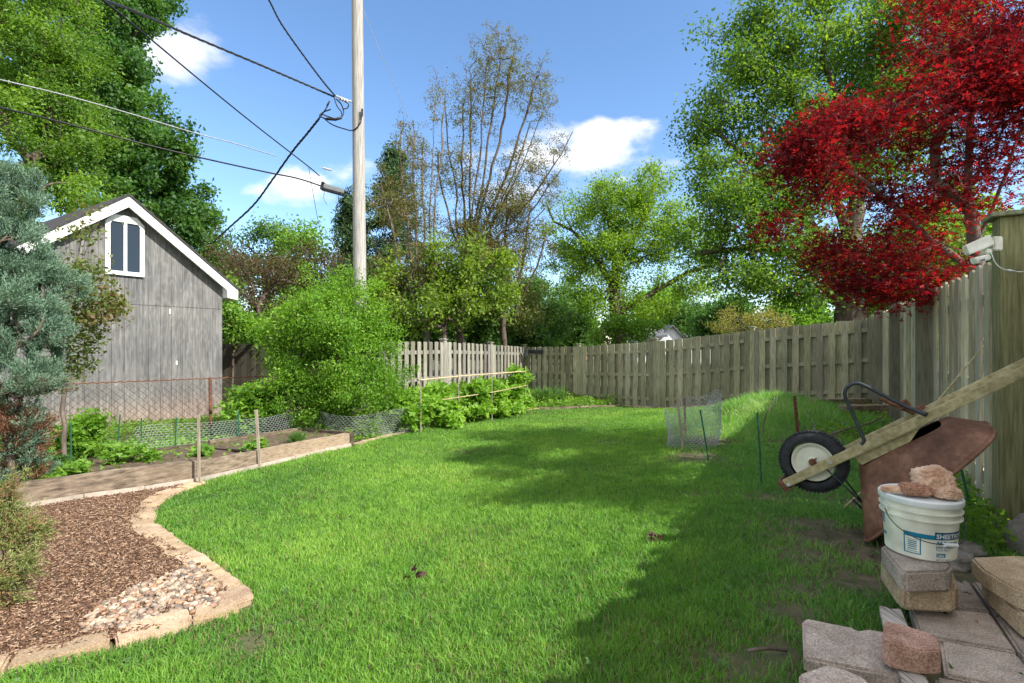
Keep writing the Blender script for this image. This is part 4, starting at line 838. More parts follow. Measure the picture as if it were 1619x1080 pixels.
# ------------------------------------------------------------ board fences
def fence(name, label, posts, mat, psize=.10, pitch=.225, bw=.128, capx=.06, bottom=.04, solid=False, cap=True, group=None, skip_first=False, rails=(.86, .5, .13), ptone=1, poff=0):
    """posts: list of (x, y, ztop of the boards)"""
    t = thing(name, (posts[0][0], posts[0][1], G(posts[0][0], posts[0][1])), label, 'fence', group)
    for i in range(len(posts) - 1):
        a = Vector((posts[i][0], posts[i][1], 0)); b = Vector((posts[i + 1][0], posts[i + 1][1], 0)); u = (b - a); L = u.length; u.normalize(); nrm = Vector((u.y, -u.x, 0))
        if nrm.dot(-(a + b)) < 0: nrm = -nrm
        mb = MB(); n = int(round((L - psize) / pitch)); p = (L - psize) / n
        for side in ((1, 0), (-1, .5)):
            for k in range(n + (1 if side[0] > 0 else 0)):
                s = psize / 2 + p * (k + side[1] + (0 if side[0] < 0 else 0)) + (bw / 2 if side[0] > 0 else bw / 2)
                if s + bw / 2 > L - psize / 2 + .03: s = L - psize / 2 - bw / 2 + .028 if side[0] > 0 and k == n else None
                if s is None: continue
                c = a + u * s + nrm * (side[0] * .036); z0 = G(c.x, c.y) + bottom + random.uniform(-.01, .01); f = s / L
                z1 = posts[i][2] * (1 - f) + posts[i + 1][2] * f + random.uniform(-.014, .012)
                tone = random.uniform(.62, 1.22); tn = (tone, tone * random.uniform(.96, 1.03), tone * random.uniform(.9, 1.05))
                tw = random.uniform(-.006, .006); w2 = bw / 2; th = nrm * .009
                q = [c - u * w2 + Vector((0, 0, z0)), c + u * w2 + Vector((0, 0, z0)), c + u * w2 + nrm * tw + Vector((0, 0, z1 - .02)), c + u * (w2 - .022) + nrm * tw + Vector((0, 0, z1)), c - u * (w2 - .022) + nrm * tw + Vector((0, 0, z1)), c - u * w2 + nrm * tw + Vector((0, 0, z1 - .02))]
                mb.prism([v + th for v in q], -th * 2, tn)
        mb.build('board_panel', mat, t)
        for rf in rails:
            g0, g1 = G(a.x, a.y), G(b.x, b.y); z0 = g0 + (posts[i][2] - g0) * rf; z1 = g1 + (posts[i + 1][2] - g1) * rf
            A = a + u * (psize / 2 + .001) + Vector((0, 0, z0)); B = b - u * (psize / 2 + .001) + Vector((0, 0, z1)); m = MB()
            tn = random.uniform(.85, 1.15); m.box((A + B) / 2, (B - A) / 2, nrm * .0255, (0, 0, .042), (tn, tn, tn)); m.build('rail', mat, t)
    for i, (x, y, zt) in enumerate(posts):
        if skip_first and i == 0: continue
        if i < len(posts) - 1: u = (Vector((posts[i + 1][0] - x, posts[i + 1][1] - y, 0))).normalized()
        v = Vector((-u.y, u.x, 0)); h = psize / 2; g = G(x, y); m = MB(); tn = random.uniform(.8, 1.1) * ptone; top = zt + capx
        if poff:
            vv = v if v.dot(Vector((-x, -y, 0))) > 0 else -v; x += vv.x * poff; y += vv.y * poff
        m.box((x, y, (g - .1 + top) / 2), u * h, v * h, (0, 0, (top - g + .1) / 2), (tn, tn, tn)); po = m.build('post', mat, t, bevel=.004)
        if cap:
            m = MB(); m.box((x, y, top + .012), u * (h + .022), v * (h + .022), (0, 0, .011), (tn, tn, tn)); m.box((x, y, top + .03), u * (h - .01), v * (h - .01), (0, 0, .007), (tn, tn, tn)); m.build('post_cap', mat, po, bevel=.003)
    return t
def fences():
    bp = [(RC + BD * 2.44 * i) for i in range(4)] + [LC]; zt = [1.60, 1.37, 1.10, .95, .915]
    fence('back_board_fence', 'weathered greenish board-on-board fence closing the back of the lawn', [(p.x, p.y, z) for p, z in zip(bp, zt)], M['fence'], .1)
    lp = [LC + LD * 2.44 * i for i in range(4)]
    fence('slatted_fence', 'sunlit grey slatted fence running left from the far corner behind the raspberries', [(p.x, p.y, z) for p, z in zip(lp, (.915, 1.01, 1.09, 1.10))], M['fence_grey'], .13, skip_first=True, capx=.05)
    rp = [RC - RD * 8.6 + RD * 2.44 * i for i in range(4)] + [RC]
    fence('side_board_fence', 'tall weathered board fence receding along the right side of the yard', [(rp[0].x, rp[0].y, 1.64)] + [(p.x, p.y, 1.64) for p in rp[1:4]] + [(RC.x - .06, RC.y - .1, 1.60)], M['fence_sun_tinted'], .155, capx=.03, cap=False, skip_first=True, pitch=.222, bw=.122, ptone=.42, poff=.085)
    # tall near post
    p = rp[0]; t = thing('gate_post', (p.x, p.y, G(p.x, p.y)), 'thick mossy post with a flat cap at the right edge of the picture', 'post')
    u, v = RD, Vector((-RD.y, RD.x, 0)); m = MB(); g = G(p.x, p.y); m.box((p.x, p.y, (g - .1 + 1.87) / 2), u * .075, v * .08, (0, 0, (1.87 - g + .1) / 2), (.72, .7, .48)); m.build('post_shaft', M['fence'], t, bevel=.006, seg=2)
    m = MB(); m.box((p.x, p.y, 1.885), u * .115, v * .12, (0, 0, .014), (.75, .8, .7)); m.build('post_cap', M['fence'], t, bevel=.004)
    # continuation of the side fence toward the house (just outside the frame)
    sd = Vector((RD.y, -RD.x, 0)) * .14; q0 = rp[0] - RD * .02 + sd; q1 = rp[0] - RD * 2.4 + sd; q2 = rp[0] - RD * 4.8 + sd
    fence('near_side_fence', 'end of the side fence between the thick capped post and the house', [(q0.x, q0.y, 1.64), (q1.x, q1.y, 1.64), (q2.x, q2.y, 1.64)], M['fence'], .14, capx=.03, cap=False, skip_first=True)
    # dark fence of the neighbour
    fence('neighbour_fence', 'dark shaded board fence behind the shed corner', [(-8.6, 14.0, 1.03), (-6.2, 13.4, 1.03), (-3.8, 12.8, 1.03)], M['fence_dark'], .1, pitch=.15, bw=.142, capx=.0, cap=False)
    # latch box on the corner
    m = MB(); c = P3(846, 556, 16.2); m.box(c, BD * .32, Vector((0, .05, 0)), (0, 0, .06), (1, 1, 1)); m.box(c + Vector((.25, -.06, .0)), (.08, 0, 0), (0, .04, 0), (0, 0, .11)); m.box(c + Vector((-.28, -.03, -.05)), (.05, 0, 0), (0, .05, 0), (0, 0, .12))
    tag(m.build('fence_bracket', M['blacksteel'], None, bevel=.01), 'dark metal bracket fixed at the far fence corner', 'bracket')
fences()

# ------------------------------------------------------------ shed
def shed():
    C = Vector((-6.30, 11.0, 0)); u = Vector((-.52, -.853, 0)).normalized(); back = Vector((-.853, .52, 0)).normalized(); out = -back
    t = bpy.data.objects.new('garden_shed', None); link(t); tag(t, 'grey weathered plywood shed with white trimmed gable and dark roof', 'shed')
    gz = -.62; t.location = (C.x, C.y, gz); t['_local'] = 1
    # local frame: x along the gable wall (to the left), y back, z up
    ang = math.atan2(u.y, u.x); t.rotation_euler = (0, 0, ang)
    # with x=u, local y = rot90(u) ; outward is -back; check orientation
    ly = Vector((-u.y, u.x, 0)); sgn = 1 if ly.dot(back) > 0 else -1
    Wd, he, rise, D = 3.62, 2.98, 1.38, 6.0; half = Wd / 2
    def top(x): return he + rise * (1 - abs(x - half) / half)
    y = lambda v: v * sgn
    m = MB()
    def pr(x0, x1, z0, ztop0, ztop1, ya, yb, mid=None):
        pts = [(x0, y(ya), z0), (x1, y(ya), z0), (x1, y(ya), ztop1)] + ([(half, y(ya), mid)] if mid else []) + [(x0, y(ya), ztop0)]
        tn = random.uniform(.97, 1.03); m.prism(pts, (0, y(yb - ya), 0), (tn, tn, tn))
    n = 18; w = Wd / n; seam = 2.42
    for i in range(n):
        x0, x1 = i * w + .002, (i + 1) * w - .002
        pr(x0, x1, -.3, seam - .004, seam - .004, 0, .02); pr(x0, x1, seam + .004, top(x0) - .01, top(x1) - .01, 0, .02)
    m.build('front_wall', M['siding'], t)
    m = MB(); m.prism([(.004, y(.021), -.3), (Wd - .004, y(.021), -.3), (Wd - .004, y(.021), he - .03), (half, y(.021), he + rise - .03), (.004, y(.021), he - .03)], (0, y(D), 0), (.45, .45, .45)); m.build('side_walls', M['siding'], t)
    # roof slabs, overhang .3
    ov = .19; sl = Vector((half, 0, -rise)); L = sl.length; ex = 1 + .30 / L
    for s in (-1, 1):
        m = MB(); e = Vector((half + s * half * ex, 0, he + rise - rise * ex)); r = Vector((half, 0, he + rise)); up = Vector((0, 0, .05)); th = Vector((0, 0, .045))
        q = [r + up + Vector((0, y(-ov - .02), 0)), e + up + Vector((0, y(-ov - .02), 0)), e + up + Vector((0, y(D + .3), 0)), r + up + Vector((0, y(D + .3), 0))]
        m.prism([v + th for v in q], -th, (1, 1, 1)); m.build('roof', M['shingle'], t)
        m = MB(); hgt = .2
        q = [r + up + Vector((0, y(-ov), -.002)), e + up + Vector((0, y(-ov), -.002)), e + up + Vector((0, y(-ov), -hgt)), r + up + Vector((0, y(-ov), -hgt))]
        m.prism(q, (0, y(.025), 0)); m.build('rake_board', M['white'], t)
        m = MB(); q = [r + up + Vector((0, y(-ov + .026), -.13)), e + up + Vector((0, y(-ov + .026), -.13)), e + up + Vector((0, y(-.001), -.13)), r + up + Vector((0, y(-.001), -.13))]
        m.prism(q, (0, 0, .012)); m.build('soffit', M['white'], t)
        # eave return: white boxed end
        m = MB(); xe = e.x; xi = half + s * (half + .01)
        q = [Vector((xe, y(-ov + .001), e.z + .045)), Vector((xe, y(-ov + .001), e.z - .17)), Vector((xi, y(-ov + .001), e.z - .13)), Vector((xi, y(-ov + .001), e.z + .1))]
        m.prism([v + Vector((0, y(-.004), 0)) for v in q], (0, y(D + .5), 0)); m.build('eave_box', M['white'], t)
    # window under the ridge, clipped corners at the top
    cx, z0, z1, hw = half - .0, 2.95, 4.06, .31
    fr = [(cx - hw, z0), (cx + hw, z0), (cx + hw, z1 - .14), (cx + hw * .6, z1), (cx - hw * .6, z1), (cx - hw, z1 - .14)]
    wn = None; m = MB(); t_ = .075
    inner = [(cx - hw + t_, z0 + t_), (cx + hw - t_, z0 + t_), (cx + hw - t_, z1 - .18), (cx + hw - t_ - .03, z1 - .13), (cx - hw + t_ + .03, z1 - .13), (cx - hw + t_, z1 - .18)]
    for i in range(6):
        a, b, c, d = fr[i], fr[(i + 1) % 6], inner[(i + 1) % 6], inner[i]; m.prism([(p[0], y(-.05), p[1]) for p in (a, b, c, d)], (0, y(.049), 0))
    m.abox(cx - .028, cx + .028, *sorted((y(-.045), y(-.002))), z0 + t_, z1 - .13); wn = m.build('window', M['white'], t, bevel=.003)
    m = MB()
    g = [(cx - hw + t_ - .004, z0 + t_ - .004), (cx + hw - t_ + .004, z0 + t_ - .004), (cx + hw - t_ + .004, z1 - .17), (cx + hw - t_ - .02, z1 - .125), (cx - hw + t_ + .02, z1 - .125), (cx - hw + t_ - .004, z1 - .17)]
    m.prism([(p[0], y(-.022), p[1]) for p in g], (0, y(.01), 0)); m.build('pane', M['glass'], wn)
    # two chips of pale wood
    m = MB(); m.abox(1.02, 1.05, *sorted((y(-.004), y(.001))), 2.28, 2.37); m.abox(.9, .925, *sorted((y(-.004), y(.001))), 1.25, 1.33); m.build('patch', M['white'], t)
shed()

# ------------------------------------------------------------ chain link and garden netting
def wires_from_edges(name, A, B, r, mat, parent=None, k=3):
    A = np.array(A, float); B = np.array(B, float); d = B - A; L = np.linalg.norm(d, axis=1, keepdims=True) + 1e-9; d /= L
    ref = np.array((.37, .11, .92)); e1 = np.cross(d, ref); e1 /= np.linalg.norm(e1, axis=1, keepdims=True); e2 = np.cross(d, e1)
    t = np.linspace(0, 2 * np.pi, k, endpoint=False); off = r * (np.cos(t)[None, :, None] * e1[:, None] + np.sin(t)[None, :, None] * e2[:, None])
    V = np.concatenate([A[:, None] + off, B[:, None] + off], 1); j = np.arange(k); q = np.stack([j, (j + 1) % k, (j + 1) % k + k, j + k], 1)
    return np_mesh(name, V.reshape(-1, 3), [(np.arange(len(A))[:, None, None] * 2 * k + q[None]).reshape(-1, 4)], mat, parent, np.ones((len(A) * 2 * k, 3)))
def hexnet(fn, W_, H_, cell):
    """edges of a chicken wire lattice mapped by fn(s, t)"""
    A, B = [], []; dx = cell * .5; dy = cell * .29; nx = int(W_ / (2 * dx)) + 1; ny = int(H_ / (dy * 3)) + 1
    for j in range(ny * 2):
        y0 = j * dy * 3 / 1.0 * .5 * 2 / 2; y0 = j * dy * 1.5 * 1.15
        ox = dx if j % 2 else 0
        for i in range(nx):
            x = ox + i * 2 * dx
            pts = [(x, y0), (x + dx, y0 + dy * .6), (x + 2 * dx, y0)]
            for a, b in ((pts[0], pts[1]), (pts[1], pts[2]), (pts[1], (x + dx, y0 + dy * 1.5 * 1.15))):
                if max(a[0], b[0]) <= W_ and max(a[1], b[1]) <= H_: A.append(fn(*a)); B.append(fn(*b))
    return A, B
def along(pts, s):
    for i in range(len(pts) - 1):
        L = (pts[i + 1] - pts[i]).length
        if s <= L or i == len(pts) - 2: return pts[i] + (pts[i + 1] - pts[i]) * (s / L)
        s -= L
def nets():
    a = Vector((-4.35, 8.95, 0)); b = Vector((-6.45, 7.33, 0)); u = (b - a).normalized(); b = a + u * 5.0; L = 5.0; zt = .47
    t = thing('chain_link_fence', (a.x, a.y, G(a.x, a.y)), 'rusty chain-link fence with a wavy top wire in front of the shed', 'fence'); g = lambda s: G(*(a + u * s)[:2])
    A, B = [], []; c = .055; nz = int(1.0 / c); n = int(L / c)
    for i in range(n):
        for j in range(nz):
            if (i + j) % 2: continue
            s0 = i * c; z0 = zt - (j + 1) * c; p = lambda s, z: tuple(a + u * s + Vector((0, 0, z)))
            A.append(p(s0, z0)); B.append(p(s0 + c, z0 + c)); A.append(p(s0 + c, z0 + c)); B.append(p(s0 + 2 * c, z0)) if i + 2 <= n else B.append(p(s0 + c, z0 + c))
            A.append(p(s0, z0)); B.append(p(s0 + c, z0 - c)); A.append(p(s0 + c, z0 - c)); B.append(p(s0 + 2 * c, z0)) if i + 2 <= n else B.append(p(s0 + c, z0 - c))
    wires_from_edges('wire_mesh', A, B, .0034, M['rustwire'], t)
    m = MB(); m.tube([a + u * (s * .055) + Vector((0, 0, zt + .012 + (.012 if int(s) % 2 else -.004))) for s in np.arange(0, L / .055)], .011, 6); m.build('top_rail', M['rust'], t)
    for s in (.82, 3.6):
        p = a + u * s + Vector((-.02, -.03, 0)); m = MB(); m.tube([(p.x, p.y, g(s) - .1), (p.x, p.y, zt + .03)], .025, 10); m.build('post', M['rust'], t)
    # chicken wire low fence behind the raised bed
    pts = [Vector((-4.95, 6.5, 0)), Vector((-4.32, 7.1, 0)), Vector((-3.5, 8.28, 0)), Vector((-2.5, 7.95, 0)), Vector((-1.95, 8.75, 0)), Vector((-1.3, 9.8, 0))]; pts = [Vector((p.x, p.y, 0)) for p in pts]
    L = sum((pts[i + 1] - pts[i]).length for i in range(len(pts) - 1))
    t = thing('wire_netting', (pts[0].x, pts[0].y, G(pts[0].x, pts[0].y)), 'low hexagonal chicken wire fence behind the raised garden bed', 'netting')
    def fn(s, z):
        p = along(pts, s); return (p.x + .05 * math.sin(s * 7 + z * 5), p.y + .04 * math.cos(s * 5), G(p.x, p.y) + .04 + z * (1 + .07 * math.sin(s * 3.1)))
    A, B = hexnet(fn, L - .02, .42, .06); wires_from_edges('wire_mesh', A, B, .0021, M['wire'], t)
    for s in (.1, 1.3, 2.2, L - .3):
        q = fn(s, 0); m = MB(); m.tube([(q[0], q[1], q[2] - .1), (q[0] + .01, q[1], q[2] + .52)], .008, 6); m.build('stake', M['greenwire'], t)
    # fine green netting left of it with green stakes
    pts2 = [Vector((-6.3, 5.55, 0)), Vector((-5.2, 6.1, 0)), Vector((-4.35, 7.05, 0)), Vector((-3.75, 8.0, 0))]; L2 = sum((pts2[i + 1] - pts2[i]).length for i in range(3))
    t = thing('green_netting', (pts2[0].x, pts2[0].y, G(pts2[0].x, pts2[0].y)), 'faint green garden netting on green stakes in front of the ground cover', 'netting')
    def fn2(s, z):
        p = along(pts2, s); return (p.x, p.y, G(p.x, p.y) + .1 + z * (.85 + .12 * math.sin(s * 2.3)))
    A, B = [], []
    for s in np.arange(0, L2 - .06, .06):
        for z in np.arange(0, .36, .06): A += [fn2(s, z), fn2(s, z)]; B += [fn2(s + .06, z), fn2(s, z + .06)]
    wires_from_edges('net_mesh', A, B, .0013, M['greenwire'], t)
    for s, h in ((.15, .5), (1.25, .55), (2.2, .45)):
        q = fn2(s, 0); m = MB(); m.tube([(q[0], q[1], q[2] - .15), (q[0] + .03, q[1], q[2] + h)], .008, 6); m.build('stake', M['greenwire'], t)
    # wire cage on the mound
    c = hit(1096, 706); r = .31
    t = thing('wire_cage', (c.x, c.y, c.z), 'round chicken wire cage with torn top standing on the grassy mound', 'wire cage')
    def fn3(s, z):
        a_ = s / r; rr = r * (1 + .08 * math.sin(3 * a_) + .25 * (z / .6) * max(0, math.cos(a_ - .3))); x = c.x + rr * math.cos(a_); y = c.y + rr * math.sin(a_)
        top = .58 + .1 * math.cos(a_ - .2) + .04 * math.sin(5 * a_); return (x + .02 * math.sin(z * 9), y, G(x, y) + z / .6 * top)
    A, B = hexnet(fn3, 2 * math.pi * r, .6, .05); wires_from_edges('wire_mesh', A, B, .0028, M['wire'], t)
    def stake(name, label, top, bot, r_, mat, cat='stake', lean_z=0, group=None, flat=False):
        p = hit(*bot); q = P3(top[0], top[1], p.y + lean_z); m = MB(); d = (q - p).normalized()
        if flat: 
            ax = Vector((1, 0, 0)); m.box((p - d * .08 + q) / 2, ax * r_, Vector((0, r_ * .6, 0)), (q - p + d * .08) / 2)
        else: m.tube([p - d * .1, p + (q - p) * .5 + Vector((r_ * .3, 0, 0)), q], r_, 7)
        o = m.build(name, M[mat], None, smooth=not flat); tag(o, label, cat, group)
    stake('bamboo_stake', 'pale stake at the left of the wire cage', (1070, 621), (1080, 712), .012, 'stakewood', flat=True)
    stake('rusty_stake', 'short rusty stake inside the wire cage', (1082, 628), (1084, 690), .013, 'rust', flat=True)
    stake('green_stake', 'thin dark green stake leaning at the right side of the wire cage', (1107, 648), (1120, 728), .009, 'greenwire')
    stake('green_stake', 'thin dark green stake alone on the grass left of the barrow wheel', (1197, 652), (1204, 769), .008, 'greenwire')
    stake('rusty_post', 'rusty metal post sticking out of the mound above the barrow wheel', (1256, 626), (1263, 700), .017, 'rust', flat=True)
    stake('green_stake', 'dark green stake behind the white bucket', (1519, 738), (1540, 832), .008, 'greenwire', lean_z=.05)
    stake('wooden_stake', 'weathered grey wooden stake at the joint of the raised bed timbers', (314, 656), (315, 768), .012, 'stakewood', flat=True)
    stake('wooden_stake', 'pale leaning wooden stake at the middle of the raised bed', (405, 648), (411, 742), .015, 'stakewood', flat=True)
    stake('green_stake', 'slender green stake tilted beside the small bed plant', (190, 655), (183, 722), .01, 'greenwire')
    stake('green_stake', 'faint green stake near the left end of the raised bed', (112, 668), (112, 765), .007, 'greenwire')
    # bare sticks lying / standing on the mound
    def stick(name, label, pts, r_, mat='bark_grey'):
        m = MB(); m.tube(spline(pts, 5), [r_ * (1 - .5 * i / (5 * (len(pts) - 1))) for i in range(5 * (len(pts) - 1) + 1)], 6); tag(m.build(name, M[mat], None, smooth=2), label, 'stick')
    b = hit(1205, 690); stick('forked_twig', 'bare forked twig rising from the sunlit edge of the mound', [b, P3(1210, 660, b.y), P3(1225, 628, b.y + .05)], .009)
    b = hit(1285, 684); stick('pale_twig', 'pale crooked twig standing behind the barrow wheel', [b, P3(1288, 672, b.y), P3(1277, 658, b.y), P3(1274, 648, b.y)], .006, 'driftwood')
    stick('long_branch', 'long dead branch lying from the wheel toward the fence corner', [hit(1304, 690, .05), hit(1340, 678, .12), hit(1378, 668, .12), hit(1400, 655, .16)], .014)
    stick('leaning_cane', 'thin green cane leaning against the side fence', [P3(1478, 640, 3.6), P3(1525, 583, 3.65), P3(1573, 524, 3.65)], .007, 'handlewood')
    b = hit(1330, 808); stick('yellow_cane', 'short yellowish cane on the grass under the barrow', [b, P3(1345, 793, b.y - .1), P3(1368, 772, b.y - .15)], .007, 'bamboo')
    # trellis
    base = [(668, 690), (725, 684), (778, 668), (820, 660)]; P = [P3(x, 0, Z) for x, Z in ((668, 9.0), (725, 9.9), (778, 10.9), (832, 12.2))]
    t = thing('trellis', (P[0].x, P[0].y, G(P[0].x, P[0].y)), 'bamboo rail trellis on thin stakes over the raspberry canes', 'trellis')
    tops = [P3(665, 600, 8.95), P3(725, 595, 9.85), P3(778, 591, 10.85), P3(831, 587, 12.1)]
    m = MB(); m.tube(spline([P3(663, 601, 8.9)] + tops[1:], 4), .011, 7); m.build('rail', M['bamboo'], t, smooth=2)
    m = MB(); m.tube([P3(700, 632, 9.3), P3(780, 620, 10.85), P3(834, 609, 12.1)], .008, 6); m.build('rail', M['bamboo'], t, smooth=2)
    for q, p, ty in zip(tops, P, (575, 573, 575, 585)):
        m = MB(); m.box(Vector((q.x, q.y + .03, (G(q.x, q.y) - .1 + q.z + .12) / 2)), (.009, 0, 0), (0, .008, 0), (0, 0, (q.z + .12 - G(q.x, q.y) + .1) / 2)); m.build('stake', M['stakewood'], t)
nets()

# ------------------------------------------------------------ edging stones, timbers, patio
ORD = ['first', 'second', 'third', 'fourth', 'fifth', 'sixth', 'seventh', 'eighth', 'ninth', 'tenth', 'eleventh', 'twelfth', 'thirteenth', 'fourteenth', 'fifteenth', 'sixteenth', 'seventeenth', 'eighteenth']
def resample(pts, lens):
    out = []; s = 0; tot = sum((pts[i + 1] - pts[i]).length for i in range(len(pts) - 1)); k = 0
    while s < tot - .05:
        L = min(lens[k % len(lens)], tot - s); out.append((along(pts, s), along(pts, s + L))); s += L; k += 1
    return out
def stones():
    rnd = random.Random(4)
    def stone(a, b, w, h, label, mat, group, gap=.008, name='edging_stone', rough=.011):
        a = Vector((a.x, a.y, 0)); b = Vector((b.x, b.y, 0)); u = (b - a).normalized(); v = Vector((-u.y, u.x, 0)); a = a + u * gap; b = b - u * gap; w = w * rnd.uniform(.92, 1.1)
        q = []
        for f, s in ((0, 1), (.5, 1.04), (1, 1), (1, -1), (.5, -1.05), (0, -1)):
            p = a + (b - a) * f + v * s * w / 2 + u * rnd.uniform(-.008, .008) + v * rnd.uniform(-.008, .008); q.append(Vector((p.x, p.y, G(p.x, p.y) + h + rnd.uniform(-.006, .006))))
        tn = rnd.uniform(.82, 1.12); m = MB(); m.prism(q, (0, 0, -h - .05), (tn, tn * rnd.uniform(.97, 1.02), tn * rnd.uniform(.92, 1.03))); o = m.build(name, M[mat], None, bevel=.01, seg=2, smooth=1, rough=rough, sub=2)
        tag(o, label, 'edging stone', group)
    curve = [Vector((p.x, p.y, 0)) for p in ec[::-1]]; segs = resample(curve, [.24, .30, .21, .27, .17, .25, .2, .22])
    for i, (a, b) in enumerate(segs): stone(a, b, .16, .036, f'{ORD[min(i,17)]} tan edging stone from the lawn corner along the curve to the raised bed', 'stone_tan', 'tan stones edging the mulch bed')
    front = [Vector((p.x, p.y, 0)) for p in ef]; segs = resample(front, [.2, .3, .33, .34, .3, .36])
    for i, (a, b) in enumerate(segs[:7]): stone(a, b, .155, .036, f'{ORD[i]} flat tan edging stone left of the lawn corner before the pebbles', 'stone_tan', 'tan stones edging the mulch bed')
    far = [Vector((p.x, p.y, 0)) for p in fe[:7]]; segs = resample(far, [.62, .55, .7, .5])
    for i, (a, b) in enumerate(segs[:16]): stone(a, b, .13, .035, f'{ORD[i]} low edging piece from the raised bed along the far lawn border', 'timber_tan', 'low edging of the far lawn border', name='edging_piece', rough=.012)
    far = [Vector((p.x, p.y, 0)) for p in fe[6:]]; segs = resample(far, [1.2, 1.3, 1.1])
    for i, (a, b) in enumerate(segs[:4]): stone(a, b, .13, .05, f'{ORD[i]} grey landscape timber right of the daylily under the back fence', 'timber', 'landscape timbers under the back fence', name='landscape_timber')
    for (a, b, lab) in (((1000, 646), (1058, 646), 'flat grey board lying at the foot of the back fence left of the wire cage'),):
        stone(hit(*a), hit(*b), .14, .03, lab, 'timber', None, name='old_board')
    # raised bed
    t = thing('raised_garden_bed', (W[2].x, W[2].y, G(W[2].x, W[2].y)), 'long raised garden bed of old timbers on a concrete curb', 'raised bed')
    def beam(a, b, z0, z1, th, name, mat, off=0, tn=1, bev=.008, gap=.003):
        a = Vector((a.x, a.y, 0)); b = Vector((b.x, b.y, 0)); u = (b - a).normalized(); v = Vector((-u.y, u.x, 0))
        if v.dot(-a) > 0: v = -v
        a = a + u * gap; b = b - u * gap; A = a + v * (off + th / 2); B = b + v * (off + th / 2); n = max(2, int((B - A).length / .3)); m = MB()
        V = []
        for i in range(n + 1):
            p = A + (B - A) * i / n; g0 = G(a.x, a.y) * (1 - i / n) + G(b.x, b.y) * i / n
            for s, zz in ((-1, z0), (1, z0), (1, z1), (-1, z1)): V.append(p + v * s * th / 2 + Vector((0, 0, g0 + zz + (rnd.uniform(-.004, .004) if zz == z1 else 0))))
        Fc = [(0, 1, 2, 3), (4 * n + 3, 4 * n + 2, 4 * n + 1, 4 * n)] + [(4 * i + j, 4 * i + 4 + j, 4 * i + 4 + (j + 1) % 4, 4 * i + (j + 1) % 4) for i in range(n) for j in range(4)]
        m.add(V, Fc, (tn, tn, tn)); o = m.build(name, M[mat], t)
        bm = bmesh.new(); bm.from_mesh(o.data); bmesh.ops.recalc_face_normals(bm, faces=bm.faces[:]); bm.to_mesh(o.data); bm.free(); return o
    for i in range(4):
        n = max(1, int(round((W[i + 1] - W[i]).length / .55)))
        for k in range(n):
            a = W[i].lerp(W[i + 1], k / n); b = W[i].lerp(W[i + 1], (k + 1) / n); beam(a, b, -.05, .06 + rnd.uniform(-.004, .004), .11, 'curb_block', 'curb', -.02, rnd.uniform(.9, 1.1))
    beam(W[0], W[1], .062, .235, .1, 'timber', 'timber', .01, .9); 
    o = beam(W[1], W[2], .062, .24, .1, 'timber', 'timber', .01, .95); o['label'] = 'long dark weather-stained timber'
    beam(W[2], W[3], .062, .215, .09, 'timber', 'timber', .01, 1.05); o = beam(W[3], W[4], .062, .215, .09, 'timber', 'timber_tan', .012, .72); o['label'] = 'pale tan newer timber'
    bk = [Vector((-2.5, 7.75, 0)), Vector((-3.37, 8.1, 0)), Vector((-4.15, 6.95, 0)), Vector((-5.0, 5.7, 0))]
    beam(W[4], bk[0], .0, .2, .05, 'end_board', 'timber', 0, .5); beam(bk[0], bk[1], .0, .2, .05, 'end_board', 'timber', 0, .5); beam(bk[1], bk[2], .02, .21, .06, 'timber', 'timber', 0, .8); beam(bk[2], bk[3], .02, .19, .06, 'timber', 'timber', 0, .45)
    d0 = PH(390, 716, 1.36); d1 = PH(308, 704, 1.37); beam(Vector((d0.x, d0.y, 0)), Vector((d1.x, d1.y, 0)), .12, .19, .05, 'divider_board', 'timber', 0, .35)
    d0 = PH(90, 742, 1.32); d1 = PH(215, 720, 1.34); beam(Vector((d0.x, d0.y, 0)), Vector((d1.x, d1.y, 0)), .12, .17, .05, 'divider_board', 'timber', 0, .35)
    # ---- patio
    def slab(name, label, pix, h, th, mat, cat, group=None, bev=.008, rough=.002, tn=1, sub=0):
        q = [PH(a, b, h) for a, b in pix]; m = MB(); m.prism(q, (0, 0, -th), (tn, tn, tn)); o = m.build(name, M[mat], None, bevel=bev, seg=2, smooth=1, rough=rough, sub=sub); tag(o, label, cat, group); return o
    gp = 'concrete patio pavers'
    slab('patio_paver', 'large grey paver directly right of the bleached board', [(1437, 957), (1566, 968), (1607, 1029), (1486, 1009), (1452, 998)], 1.0, .05, 'slab', 'paver', gp)
    slab('patio_paver', 'lower grey paver to the right of the loose brick', [(1487, 1012), (1608, 1033), (1660, 1100), (1493, 1066)], 1.0, .05, 'slab', 'paver', gp, tn=1.05)
    slab('patio_paver', 'paver cut off by the bottom edge below the loose brick', [(1478, 1068), (1650, 1101), (1700, 1180), (1480, 1180)], 1.0, .05, 'slab', 'paver', gp, tn=.9)
    slab('patio_paver', 'grey paver at the right edge below the tan block stack', [(1573, 971), (1680, 990), (1690, 1050), (1630, 1040), (1611, 1029)], 1.0, .05, 'slab', 'paver', gp, tn=.85)
    slab('patio_paver', 'small dark paver just right of the bucket blocks', [(1500, 917), (1530, 917), (1565, 965), (1512, 960)], 1.0, .05, 'slab', 'paver', gp, tn=.7)
    slab('patio_paver', 'narrow dark paver between bucket blocks and tan block stack', [(1536, 917), (1572, 925), (1604, 974), (1572, 968)], 1.0, .05, 'slab', 'paver', gp, tn=.65)
    slab('broken_slab', 'big broken-edged concrete slab lying on the grass left of the loose brick', [(1268, 980), (1275, 977), (1310, 984), (1345, 990), (1356, 996), (1372, 994), (1402, 999), (1440, 1010), (1436, 1073), (1394, 1064), (1337, 1053), (1270, 1038)], .975, .055, 'slab', 'slab', None, rough=.003, tn=1.1)
